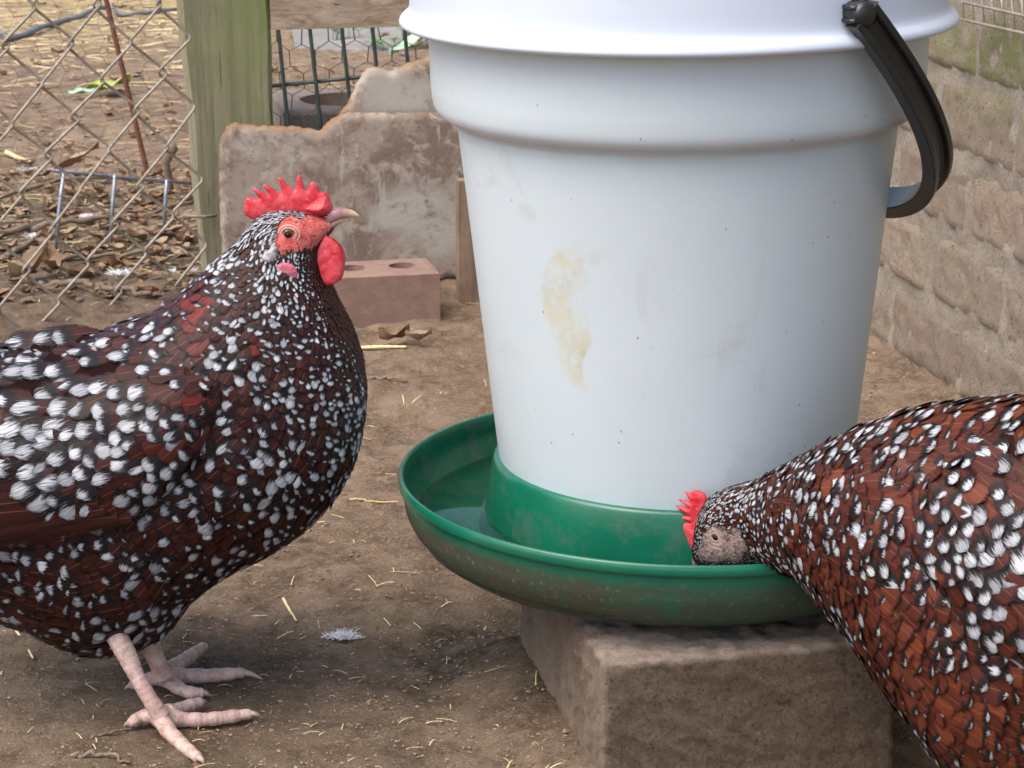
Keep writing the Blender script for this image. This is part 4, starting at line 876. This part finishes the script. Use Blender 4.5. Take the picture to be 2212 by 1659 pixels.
# hexagonal netting
def netting(name, label, o0, eu, ev, nu_, nv_, cell, rad, clip, vertical=True):
    m = MB(); s = cell / math.sqrt(3); seen = set(); off = np.cross(eu, ev)
    def pt(a, b):
        w_ = 0.12 * cell; a2 = a + w_ * vnoise(np.array([a / cell * .7]), np.array([b / cell * .7]))[0] * 2; b2 = b + w_ * vnoise(np.array([b / cell * .7 + 9]), np.array([a / cell * .7]))[0] * 2
        return o0 + eu * a2 + ev * b2 + off * .004 * vnoise(np.array([a * 20]), np.array([b * 20]))[0]
    for i_ in range(nu_):
        for j_ in range(nv_):
            cx_ = (i_ + .5 * (j_ % 2)) * cell; cy_ = j_ * 1.5 * s
            hx = [(cx_ + s * math.sin(math.pi / 3 * k), cy_ + s * math.cos(math.pi / 3 * k)) for k in range(6)]
            for k in range(6):
                a, b = hx[k], hx[(k + 1) % 6]
                key = tuple(sorted([(round(a[0] * 1e4), round(a[1] * 1e4)), (round(b[0] * 1e4), round(b[1] * 1e4))]))
                if key in seen: continue
                seen.add(key)
                if not vertical: a = a[::-1]; b = b[::-1]
                p, q = pt(*a), pt(*b)
                if not clip(p) or not clip(q): continue
                tw = abs(hx[k][0] - hx[(k + 1) % 6][0]) < cell * .1; m.tube([p, q], rad * (1.6 if tw else 1), 5, False)
    return tag(m.build(name, M['thin_wire']), label, 'netting')
g0 = bp(580, 270, PL_GATE) + EF * .012
netting('chicken_wire', 'thin hexagonal chicken wire behind the dark upright wires under the rail', g0, ER, EZ, 16, 15, .0325, .0005, lambda p: p[2] > .0 and p[2] < .42)
# chain link fence, left
FA = np.array([-.396, 2.97, 0]); FB = np.array([-.606, 2.80, 0]); FU = (FA - FB) / np.linalg.norm(FA - FB); FN = np.array([-FU[1], FU[0], 0]); PL_F = (FA, FN)
def chain():
    O = bp(75.5, 15.3, PL_F); e1 = (bp(75.5 + 72.6 * 3, 15.3 + 75.5 * 3, PL_F) - O) / 3; e2 = (bp(75.5 + 61 * 3, 15.3 - 84 * 3, PL_F) - O) / 3
    root = empty('chain_link_fence', tuple(FA), 'slack chain link fence of brownish wire left of the wooden post', 'fence')
    uA = bp(437, 400, PL_F) @ FU; m = MB()
    for k in range(-14, 10):
        pts = []
        for j in range(-9, 9):
            Lp = O + k * e1 + j * (e1 - e2) + 0 * e2
            for side, p in ((0, Lp), (1, Lp + e1)):
                jig = FU * .003 * math.sin(k * 3.1 + j * 1.7 + side) + EZ * .003 * math.cos(k * 2.3 + j * 2.9 + side)
                pts.append((p + jig, side))
        run = []
        def flush(run):
            if len(run) < 2: return
            P = []
            for n_, (p, side) in enumerate(run):
                ov = FU * (.0022 if side else -.0022)
                P += [p + ov * .5 - EZ * (-.0035) + FN * (-.0018 if side == 0 else .0018), p + ov, p + ov * .5 + EZ * (-.0035) + FN * (.0018 if side == 0 else -.0018)]
            m.tube(P, .0019, 7)
        for p, side in pts:
            lo = -.026 + .012 * math.sin(p[0] * 37)
            if p @ FU <= uA + .004 and p[2] > lo and p[2] < .62 and p @ FU > uA - .62: run.append((p, side))
            else:
                flush(run); run = []
        flush(run)
    m.build('mesh_wire', M['fence_wire'], root)
    return uA
uA = chain()
n0 = FA - FU * .60 + FN * .02 + EZ * .09
netting('chicken_wire', 'fine rusty hexagonal netting hung behind the chain link fence', n0, FU, EZ, 16, 22, .034, .00026, lambda p: p @ FU <= uA - .002 and p[2] < .62 and p[2] > .12, False)
# the near roll of chicken wire bends back; leaning rusty rod
a, b = on_ground(318, 372), None; PL_R = ((0, a[1], 0), (0, 1, 0)); b = bp(229, 0, PL_R); m = MB(); d = b - a
pts = [a - d * .06 + d * 1.5 * t for t in np.linspace(0, 1, 90)]; m.tube(pts, [.0040 + .0005 * (k % 2) for k in range(90)], 9)
tag(m.build('rusty_rod', M['rust']), 'thin rusty steel rod stuck slantwise in the dirt behind the chain link fence', 'rod')
# grey galvanised panel end with three prongs
def prongs():
    a, b = on_ground(110, 548), on_ground(352, 500); root = empty('wire_panel_offcut', tuple(a), 'cut off end of grey galvanised wire panel stuck in the litter', 'wire panel')
    u = (b - a) / np.linalg.norm(b - a); nn_ = np.cross(u, EZ); pl = (a - EF * .01, nn_)
    P = lambda x, y: bp(x, y, pl)
    m = MB(); m.tube([P(112, 368), P(200, 377), P(300, 387), P(414, 396)], .0028, 10); m.build('cross_wire', M['galvanised'], root)
    for x0, y0, x1, y1 in ((134, 370, 112, 548), (244, 381, 232, 530), (356, 392, 348, 500)):
        m = MB(); m.tube([P(x0, y0 - 4) - nn_ * -.0045, P((x0 + x1) / 2, (y0 + y1) / 2) + nn_ * .0045, P(x1, y1) + nn_ * .0045 - EZ * .01], .0029, 10); m.build('prong', M['galvanised'], root)
prongs()
# broken siding board
def board():
    root = empty('siding_board', tuple(bp(700, 600, PL_BOARD) * [1, 1, 0]), 'mottled grey brown broken board leaning behind the hollow brick', 'board')
    def sheet(name, poly, dy, step=.006, edge=None, pale=None):
        o = PL_BOARD[0] + EF * dy; P2_ = []
        for x, y in poly:
            p = bp(x, y, (o, EF)); P2_.append(((p - o) @ ER, p[2]))
        P2_ = resample(np.array(P2_), .004); jit = RNG.normal(0, .0007, P2_.shape); P2_ = P2_ + jit
        vv, tr, d = inflate(P2_, step); th = .0055
        q = np.array([(o + ER * s + EZ * z) for s, z in vv]); A = q - EF * (th * np.clip(d / .003, 0, 1) ** .5)[:, None] * 1.0; Bk = q + EF * th
        n_ = len(vv); Fq = [tuple(f) for f in tr] + [tuple(k + n_ for k in f[::-1]) for f in tr]; ed = {}
        for f in tr:
            for a_, b_ in zip(f, f[1:] + f[:1]): ed[(a_, b_)] = 1
        Fq += [(b_, a_, a_ + n_, b_ + n_) for (a_, b_) in ed if (b_, a_) not in ed]
        ee = [bp(x, y, (o, EF)) for x, y in edge]; ee = np.array([((p - o) @ ER, p[2]) for p in ee]); de = np.full(n_, 9.)
        for i_ in range(len(ee) - 1):
            a_, b_ = ee[i_], ee[i_ + 1]; ab = b_ - a_; t = np.clip(((vv - a_) @ ab) / (ab @ ab), 0, 1); de = np.minimum(de, np.linalg.norm(vv - a_ - t[:, None] * ab, axis=1))
        em = np.clip(1.2 - de / .007, 0, 1); pm = np.zeros(n_)
        for (x, y, rx, rz) in (pale or []):
            p = bp(x, y, (o, EF)); c2 = ((p - o) @ ER, p[2]); pm = np.maximum(pm, np.clip(1.6 - np.hypot((vv[:, 0] - c2[0]) / rx, (vv[:, 1] - c2[1]) / rz), 0, 1))
        mk(name, np.concatenate([A, Bk]), Fq, M['board'], root, True, col=np.tile(np.stack([em, pm, em * 0], 1), (2, 1)))
    sheet('lower_sheet', [(482, 560), (476, 450), (474, 350), (476, 300), (488, 276), (510, 265), (553, 272), (620, 274), (668, 278), (690, 284), (712, 262), (732, 250), (745, 244), (1010, 243), (1010, 420), (1004, 500), (1002, 557), (1000, 601), (952, 604), (700, 618), (560, 632), (486, 640)], 0,
          edge=[(474, 300), (488, 276), (510, 265), (553, 272), (620, 274), (668, 278), (690, 284), (712, 262), (745, 240)], pale=[(900, 450, .045, .028), (960, 490, .03, .03), (850, 470, .03, .015)])
    sheet('upper_sheet', [(728, 256), (748, 228), (760, 205), (770, 186), (784, 160), (797, 146), (818, 146), (840, 152), (862, 145), (882, 136), (905, 130), (924, 122), (960, 112), (1010, 100), (1010, 262)], .0075,
          edge=[(728, 256), (748, 228), (770, 186), (784, 160), (797, 146), (818, 146), (840, 152), (862, 145), (882, 136), (924, 122), (1010, 100)], pale=[(820, 190, .04, .02), (880, 210, .04, .02)])
board()
# timber offcut standing by the drinker, half hidden
o_ = on_ground(1018, 668); V, Fs = rounded_box(o_ + ER * .022 + EF * .05 + EZ * .075, .030, .010, .080, ER * .985 + EZ * .05, EF, .005, .002, .0006, 3)
tag(mk('timber_offcut', V, Fs, M['offcut_wood']), 'short tan timber offcut standing on end at the left edge of the white bucket', 'timber')
# hollow brick with three round holes
def holed_block(name, front_left, length, depth, height, holes, hr, mat, label, cat, ux, uy, hry=None, rough=.0004, rad=.003):
    hry = hry or hr; nb = 32; rects = []
    bmv = []; Fq = []
    outer = [(0, 0), (length, 0), (length, depth), (0, depth)]; outer = resample(np.array(outer, float), .006); pts = list(map(tuple, outer)); edges = [(i_, (i_ + 1) % len(outer)) for i_ in range(len(outer))]
    loops = [list(range(len(outer)))]
    for (cx_, cy_) in holes:
        s0 = len(pts); pts += [(cx_ + hr * math.cos(t), cy_ + hry * math.sin(t)) for t in np.linspace(0, 2 * math.pi, nb, endpoint=False)]; edges += [(s0 + k, s0 + (k + 1) % nb) for k in range(nb)]; loops.append(list(range(s0, s0 + nb)))
    base_n = len(pts)
    gx_, gy_ = np.meshgrid(np.arange(.004, length, .006), np.arange(.004, depth, .006)); 
    for x, y in zip(gx_.ravel(), gy_.ravel()):
        if min(x, y, length - x, depth - y) > .003 and all(math.hypot((x - h[0]) / (hr + .003), (y - h[1]) / (hry + .003)) > 1 for h in holes): pts.append((x, y))
    r = geometry.delaunay_2d_cdt([Vector(p) for p in pts], edges, [], 0, 1e-7); v2 = np.array([tuple(v) for v in r[0]])
    tr = [f for f in r[2] if all(math.hypot((v2[f].mean(0)[0] - h[0]) / hr, (v2[f].mean(0)[1] - h[1]) / hry) > .97 for h in holes)]
    n_ = len(v2); mp = {}
    A = []; e_ = np.minimum(np.minimum(v2[:, 0], length - v2[:, 0]), np.minimum(v2[:, 1], depth - v2[:, 1]))
    c0 = np.array([length / 2, depth / 2])
    top = v2.copy(); zt = height - np.clip(rad * .7 - e_, 0, None) * .8 + rough * fbm(v2[:, 0], v2[:, 1], 80, 3)
    V = [front_left + ux * p[0] + uy * p[1] + EZ * z_ for p, z_ in zip(top, zt)]
    Fq = [tuple(f) for f in tr]; n = n_
    def wall(loop, flip, z0, nz):
        nonlocal n
        prev = loop
        for k in range(1, nz + 1):
            cur = []
            for i_ in loop:
                p = v2[i_]; z_ = height + (z0 - height) * k / nz; nrm = rough * fbm(np.array([p[0] + z_]), np.array([p[1] + z_]), 90, 3)[0] * 2
                V.append(front_left + ux * p[0] + uy * (p[1] + nrm) + EZ * z_); cur.append(n); n += 1
            for a_ in range(len(loop)):
                b_ = (a_ + 1) % len(loop); q = (prev[a_], cur[a_], cur[b_], prev[b_]); Fq.append(q if not flip else q[::-1])
            prev = cur
    # cdt may reorder: map loops through positions
    def find(p): return int(np.argmin(np.hypot(v2[:, 0] - p[0], v2[:, 1] - p[1])))
    wall([find(pts[i_]) for i_ in loops[0]], False, -.01, 10)
    for lp in loops[1:]: wall([find(pts[i_]) for i_ in lp], True, -.01 if len(holes) == 3 else .02, 4)
    o = mk(name, V, Fq, mat, None, True); bv = o.modifiers.new('e', 'EDGE_SPLIT'); bv.split_angle = R(38); tag(o, label, cat)
    if len(holes) == 2:
        m = MB(); m.box(front_left + ux * length / 2 + uy * depth / 2 + EZ * (height - .035), ux * (length / 2 - .02), uy * (depth / 2 - .02), EZ * .004); m.build('cavity_floor', M['clod'], o, False)
    return o
fr = on_ground(951, 668, .012); fr = fr + EZ * -.012
holed_block('hollow_brick', fr - ER * .200, .200, .088, .058, [(.038, .046), (.100, .046), (.162, .046)], .0165, M['brick_clay'], 'pinkish brick with round holes lying flat on the dirt before the board', 'brick', ER, EF)
fl = bp(622, 262, (np.array([-.25, 3.12, 0]), EF)); fl[2] = 0
holed_block('hollow_concrete_block', fl, .39, .22, .205, [(.10, .115), (.29, .115)], .070, M['old_block'], 'grey hollow concrete block behind the dark wire panel and the broken board', 'block', ER, EF, hry=.062)
# rusty wire basket at top right, against the wall
def basket():
    pl = (WALL_P + WALL_N * .03, WALL_N); P = lambda x, y: bp(x, y, pl)
    root = empty('wire_mesh_strip', tuple(P(2150, 60)), 'rusty strip of welded wire mesh hung along the brick wall, top right', 'wire mesh')
    m = MB(); m.tube([P(2078, 42), P(2212, 72), P(2400, 115)], .0016, 8); m.tube([P(2080, 4), P(2212, 34), P(2400, 76)], .0016, 8); m.tube([P(2080, -60), P(2212, -30), P(2400, 12)], .0016, 8); m.build('long_wire', M['fence_wire'], root)
    for k in range(14):
        x = 2082 + k * 22; y = 43 + (x - 2078) * .225; m = MB(); m.tube([P(x, y), P(x - 5, y - 50), P(x - 10, y - 110)], .0012, 8); m.build('short_wire', M['fence_wire'], root)
basket()

# ------------------------------------------------------------------ litter
def scatter_mesh(name, label, cat, mat, items, kind='stuff'):
    m = MB()
    for V, Fc in items: m.add(V, Fc)
    o = m.build(name, mat, None, True); tag(o, label, cat, None, kind); return o
def ok_spot(x, y):
    rx = (x - BLK_C[0]) * ER[0] + (y - BLK_C[1]) * ER[1]; ry = (x - BLK_C[0]) * EF[0] + (y - BLK_C[1]) * EF[1]
    if abs(rx) < BLK_W / 2 + .004 and abs(ry) < BLK_D / 2 + .004: return False
    return (x - WALL_P[0]) * WALL_N[0] + (y - WALL_P[1]) * WALL_N[1] > .012
def strand(x, y, L, wd, ang, z=None, bend=.03):
    z0 = gz(x, y) if z is None else z; n = 5; V = []; d = np.array([math.cos(ang), math.sin(ang), 0]); s = np.array([-d[1], d[0], 0]); bz = random.uniform(0, .0015); za = gz(*(np.array([x, y]) - d[:2] * L / 2)); zb = gz(*(np.array([x, y]) + d[:2] * L / 2)); be = random.uniform(-bend, bend)
    for k in range(n):
        t = k / (n - 1) - .5; p = np.array([x, y, 0]) + d * t * L + s * be * L * (t * t * 2); p[2] = za + (zb - za) * (t + .5) + .0016 + bz * (1 - 4 * t * t) + wd * .3
        for a_, b_ in ((-1, 0), (0, .5), (1, 0)): V.append(p + s * a_ * wd / 2 + EZ * b_ * wd * .6)
    return np.array(V), [(k * 3 + j, k * 3 + j + 1, (k + 1) * 3 + j + 1, (k + 1) * 3 + j) for k in range(n - 1) for j in range(2)]
def leafgeo(x, y, L, W_, ang, curl, tiltv, zoff=.004):
    d = np.array([math.cos(ang), math.sin(ang), 0]); s = np.array([-d[1], d[0], 0]); V = []; nu_, nv2 = 7, 9; z0 = gz(x, y) + zoff; ph = random.random() * 6
    for i_ in range(nv2):
        v = i_ / (nv2 - 1); pr = math.sin(math.pi * min(.98, max(.03, v)) ** .8) * (1 + .12 * math.sin(v * 22 + ph))
        for j_ in range(nu_):
            u = j_ / (nu_ - 1) * 2 - 1; V.append(np.array([x, y, z0]) + d * (v - .5) * L + s * u * pr * W_ / 2 + EZ * (curl * W_ * u * u * .8 + curl * L * (v - .5) ** 2 * 1.2 + .08 * W_ * math.sin(v * 9 + u * 3 + ph) + tiltv * (v - .5) * L + abs(tiltv) * L * .5))
    return np.array(V), [(i_ * nu_ + j_, i_ * nu_ + j_ + 1, (i_ + 1) * nu_ + j_ + 1, (i_ + 1) * nu_ + j_) for i_ in range(nv2 - 1) for j_ in range(nu_ - 1)]
def rnd_ground(n, y0, y1, ylo=0, xlim=None):
    out = []
    while len(out) < n:
        x = random.uniform(-60, 2270); y = random.uniform(y0, y1); p = on_ground(x, y)
        if ok_spot(p[0], p[1]): out.append((x, y, p))
    return out
it = []
for x, y, p in rnd_ground(420, 640, 1700): it.append(strand(p[0], p[1], random.uniform(.004, .017) * (1 if random.random() < .93 else 1.8), random.uniform(.0004, .0010), random.uniform(0, 6.28)))
scatter_mesh('straw_bits', 'short straw bits strewn over the bare dirt of the pen', 'straw', M['pale_straw'], it)
it = []
for x, y, p in rnd_ground(2600, -10, 600):
    if random.random() < (.25 if y < 120 else .40 if y < 380 else .3): continue
    it.append(strand(p[0], p[1], random.uniform(.010, .060) * (.6 + y / 1500), random.uniform(.0008, .0022), random.gauss(.1, .9)))
scatter_mesh('straw_litter', 'yellow straw strewn thickly behind the fences', 'straw', M['straw'], it)
it = []
for x, y, p in rnd_ground(1800, -10, 330):
    if x > 560 or random.random() < (y - 90) / 120: continue
    it.append(strand(p[0], p[1], random.uniform(.015, .07), random.uniform(.0012, .004), random.gauss(.1, .7)))
scatter_mesh('pale_straw_litter', 'broad pale straw stalks lying in the far yard beyond the chain link fence', 'straw', M['pale_straw'], it)
def chunks(n, y0, y1, s0, s1, flat=.6):
    it = []
    for x, y, p in rnd_ground(n, y0, y1):
        s = random.uniform(s0, s1) * random.uniform(.5, 1); b = np.array([[1, 0, 0], [-1, 0, 0], [0, 1, 0], [0, -1, 0], [0, 0, 1], [0, 0, -1]], float) * RNG.uniform(.45, 1.1, (6, 1)) + RNG.normal(0, .15, (6, 3))
        a_ = random.uniform(0, 6.28); Rm = np.array([[math.cos(a_), -math.sin(a_), 0], [math.sin(a_), math.cos(a_), 0], [0, 0, flat]]); V = b @ Rm.T * s + [p[0], p[1], gz(p[0], p[1]) + s * flat * .35]
        it.append((V, [(0, 2, 4), (2, 1, 4), (1, 3, 4), (3, 0, 4), (2, 0, 5), (1, 2, 5), (3, 1, 5), (0, 3, 5)]))
    return it
o = scatter_mesh('dirt_clods', 'crumbs and small clods of loose dirt over the ground', 'dirt', M['clod'], chunks(9000, 560, 1700, .0009, .0030, .6)); o.data.polygons.foreach_set('use_smooth', [False] * len(o.data.polygons))
o = scatter_mesh('wood_chips', 'scattered pale wood chips and grit over the dirt', 'wood chips', M['chip'], chunks(3600, 560, 1700, .0008, .0028, .3) + chunks(1500, -10, 600, .003, .012, .3)); o.data.polygons.foreach_set('use_smooth', [False] * len(o.data.polygons))
it = []
for x, y, p in rnd_ground(620, 330, 640):
    if x < 450: it.append(strand(p[0], p[1], random.uniform(.02, .09), random.uniform(.0008, .0024), random.gauss(.1, .9), bend=.25))
scatter_mesh('twig_litter', 'tangle of thin brown twigs and stems along the foot of the chain link fence', 'twigs', M['twig'], it)
for nm, lab, mt, n, y0, y1, xl in (('leaf_litter', 'brown dead leaves littered behind the chain link fence', 'dead_leaf', 300, 380, 655, 445), ('tan_leaf_litter', 'curled tan leaves strewn across the far yard', 'tan_leaf', 460, -10, 560, 2300)):
    it = []
    for x, y, p in rnd_ground(n * 4, y0, y1):
        if x > xl or len(it) >= n: continue
        L = random.uniform(.010, .032); it.append(leafgeo(p[0], p[1], L, L * random.uniform(.45, .75), random.uniform(0, 6.28), random.uniform(-.1, .5), random.uniform(-.25, .25)))
    scatter_mesh(nm, lab, 'leaves', M[mt], it)
# single leaves, stems, twigs, feathers that can be pointed at
def one_leaf(x, y, L, W_, ang, mat, label, curl=.15, tiltv=.1):
    p = on_ground(x, y); V, Fc = leafgeo(p[0], p[1], L, W_, ang, curl, tiltv, .008); tag(mk('fallen_leaf', V, Fc, M[mat]), label, 'leaf', 'single fallen leaves')
one_leaf(236, 209, .085, .075, .1, 'green_leaf', 'yellow green fallen leaf lying beyond the chain link fence', .12, .22)
one_leaf(178, 217, .052, .042, .3, 'mint_leaf', 'pale mint leaf underside touching the yellow green leaf', .05, .05)
one_leaf(62, 612, .060, .034, .9, 'tan_leaf', 'big curled orange brown leaf at the foot of the chain link fence', .6, .3)
one_leaf(118, 594, .050, .035, 2.0, 'dead_leaf', 'dark curled leaf beside the lower twig at the fence foot', .5, .2)
one_leaf(852, 746, .036, .024, .2, 'dead_leaf', 'crumpled brown leaf in the dirt in front of the hollow brick', .5, .12)
one_leaf(905, 752, .032, .018, -.2, 'chip', 'crumpled grey leaf just left of the bucket in front of the hollow brick', .5, .12)
one_leaf(650, 1158, .020, .010, -.1, 'tan_leaf', 'small tan leaf scrap lying by the standing hen under its breast', .2, .1)
one_leaf(160, 405, .085, .045, -.1, 'tan_leaf', 'broad tan leaf leaning behind the grey galvanised prongs', .2, .5)
# clover tufts beyond the gate
def clover(x, y, n, spread, label):
    p = on_ground(x, y); root_m = MB()
    for k in range(n):
        a_ = random.uniform(0, 6.28); r_ = random.uniform(0, spread); q = p + np.array([math.cos(a_) * r_ * 1.8, math.sin(a_) * r_, 0]); h = random.uniform(.015, .05)
        root_m.tube([q, q + EZ * h * .6 + np.array([.004, 0, 0]), q + EZ * h], .0008, 5)
        for j in range(3):
            b_ = a_ + j * 2.09; d = np.array([math.cos(b_), math.sin(b_), .2]) * .016; s = np.array([-math.sin(b_), math.cos(b_), 0]) * .010; t = q + EZ * h
            root_m.add([t, t + d * .6 + s, t + d * 1.1, t + d * .6 - s, t + d * .6 + EZ * .002], [(0, 4, 1), (1, 4, 2), (2, 4, 3), (3, 4, 0)])
    tag(root_m.build('clover_tuft', M['clover'], None, False), label, 'plant', 'weeds beyond the gate panel')
clover(880, 112, 22, .055, 'green clover weeds on the paving edge beside the bucket'); clover(728, 96, 8, .03, 'small yellowish green weed seen through the dark upright wires')
p = on_ground(920, 152); m = MB(); m.add(*leafgeo(p[0] - .02, p[1], .12, .05, .5, .2, .5, .03)); tag(m.build('broad_leaf_weed', M['mint_leaf']), 'pale broad leaf poking up behind the top of the broken board', 'plant')
def twig(pts, r0, r1, label, mat='twig', lift=.004, name='twig', cat='twig', group='fallen twigs'):
    P = []
    for k, (x, y) in enumerate(pts):
        q = on_ground(x, y); q[2] = gz(q[0], q[1]) + r0 + lift; P.append(q)
    if 'straw' in cat:
        for k in range(1, len(P) - 1): P[k][2] = P[0][2] + (P[-1][2] - P[0][2]) * k / (len(P) - 1)
    P = smooth_curve(P, 40); P += (0 if 'straw' in cat else 1) * np.stack([fbm(np.arange(40.) * .3, np.arange(40.) * 0 + 3 + len(pts) + r0 * 1e4, 1, 2) * r0 * 1.5] * 3, 1); m = MB(); m.tube(P, np.linspace(r0, r1, 40) * (1 + .15 * np.sin(np.arange(40) * 1.3)), 8)
    return tag(m.build(name, M[mat], None, True), label, cat, group)
twig([(80, 630), (170, 634), (260, 640), (325, 656)], .0048, .003, 'thick pinkish brown twig along the foot of the chain link fence')
twig([(140, 568), (230, 560), (330, 556), (385, 552), (405, 566)], .0030, .0018, 'thin straight twig above the thick one, at the fence foot')
twig([(-10, 522), (60, 505), (120, 498), (230, 486), (330, 468), (400, 452)], .0055, .003, 'long pale branch running behind the grey prongs')
twig([(10, 570), (50, 548), (95, 512)], .0050, .003, 'short grey stick slanting up at the left edge by the fence')
twig([(-10, 444), (60, 428), (130, 412), (200, 408), (330, 402)], .0040, .002, 'thin bent branch under the galvanised cross wire')
twig([(-10, 88), (25, 92), (90, 72), (160, 50), (230, 33), (290, 42), (395, 30)], .0075, .005, 'long dark curved branch across the straw in the far yard', 'hose')
twig([(200, 1602), (235, 1590), (262, 1582), (290, 1575)], .0012, .0007, 'hair thin brown twig by the standing hen back toe', lift=.001)
twig([(160, 1648), (230, 1640), (280, 1652)], .0018, .001, 'dark twig in the lower left corner of the pen', lift=.001)
twig([(775, 806), (830, 808), (880, 815)], .0022, .001, 'thin twig pressed in the dirt right of the hen breast', lift=0)
twig([(755, 1067), (800, 1064), (860, 1062)], .0012, .0008, 'fine yellow stem lying left of the green tray', 'straw', 0)
twig([(772, 744), (820, 750), (878, 759)], .0022, .0016, 'bright yellow straw stalk right of the hen neck', 'pale_straw', .001, 'straw_stalk', 'straw', 'single straw stalks')
twig([(24, 1344), (48, 1385), (72, 1426)], .0012, .0009, 'yellow straw stalk lying behind the standing hen, lower left', 'pale_straw', .001, 'straw_stalk', 'straw', 'single straw stalks')
twig([(612, 1285), (625, 1310), (640, 1336)], .0014, .0009, 'short kinked green straw between hen feet and feather', 'pale_straw', .001, 'straw_stalk', 'straw', 'single straw stalks')
twig([(14, 330), (40, 345), (66, 358)], .004, .003, 'pale straw stalk pointing at the left edge beyond the fence', 'pale_straw', .004, 'straw_stalk', 'straw', 'single straw stalks')
# stump of sapling by the post
q = on_ground(372, 430); m = MB(); m.tube([q - EZ * .01, q + EZ * .03 + ER * -.004, q + EZ * .055 + ER * -.008, q + EZ * .078 + ER * .004, q + EZ * .088 + ER * .002], [.006, .0055, .0065, .0085, .005], 10)
tag(m.build('plant_stub', M['twig']), 'knobbly cut plant stub standing left of the wooden post', 'stub')
q = bp(400, 470, PL_F); m = MB(); m.tube([bp(395, 466, PL_F), bp(420, 463, PL_F) - FN * .02, bp(448, 464, PL_POST) - EF * .01, bp(466, 462, PL_POST) - EF * .008], .0022, 8)
tag(m.build('tie_wire', M['fence_wire'], None, True), 'grey tie wire fastening the chain link fence to the post', 'wire')
# down feathers on the ground
def down(x, y, size, label, n=240):
    p = on_ground(x, y); z0 = gz(p[0], p[1]); m = MB()
    for k in range(n):
        a_ = random.uniform(0, 6.28); L = size * random.uniform(.25, .6); d = np.array([math.cos(a_) * 1.2, math.sin(a_) * .8, random.uniform(.1, .9)]); q = p + np.array([random.gauss(0, .55) * size, random.gauss(0, .3) * size, 0]); q[2] = z0 + .002
        w2 = np.array([random.uniform(-.5, .5), random.uniform(-.5, .5), random.uniform(-.3, .3)]) * L; m.tube([q, q + d * L * .4, q + d * L * .7 + w2 * .4, q + d * L * .8 + w2], [.00035, .0003, .00025, .0001], 4, False)
    tag(m.build('down_feather', M['white_down']), label, 'feather', 'loose white feathers')
down(738, 1366, .011, 'fluffy white down feather on the dirt between hen feet and block')
down(262, 598, .016, 'white feather caught among twigs at the fence foot'); down(85, 512, .014, 'curled white feather at the left by the grey prong'); down(192, 478, .012, 'small white tuft on the pale branch')
down(64, 362, .020, 'bright white tuft on the ground at the left edge beyond the fence', 60); down(392, 585, .014, 'greyish feather beside the foot of the post')
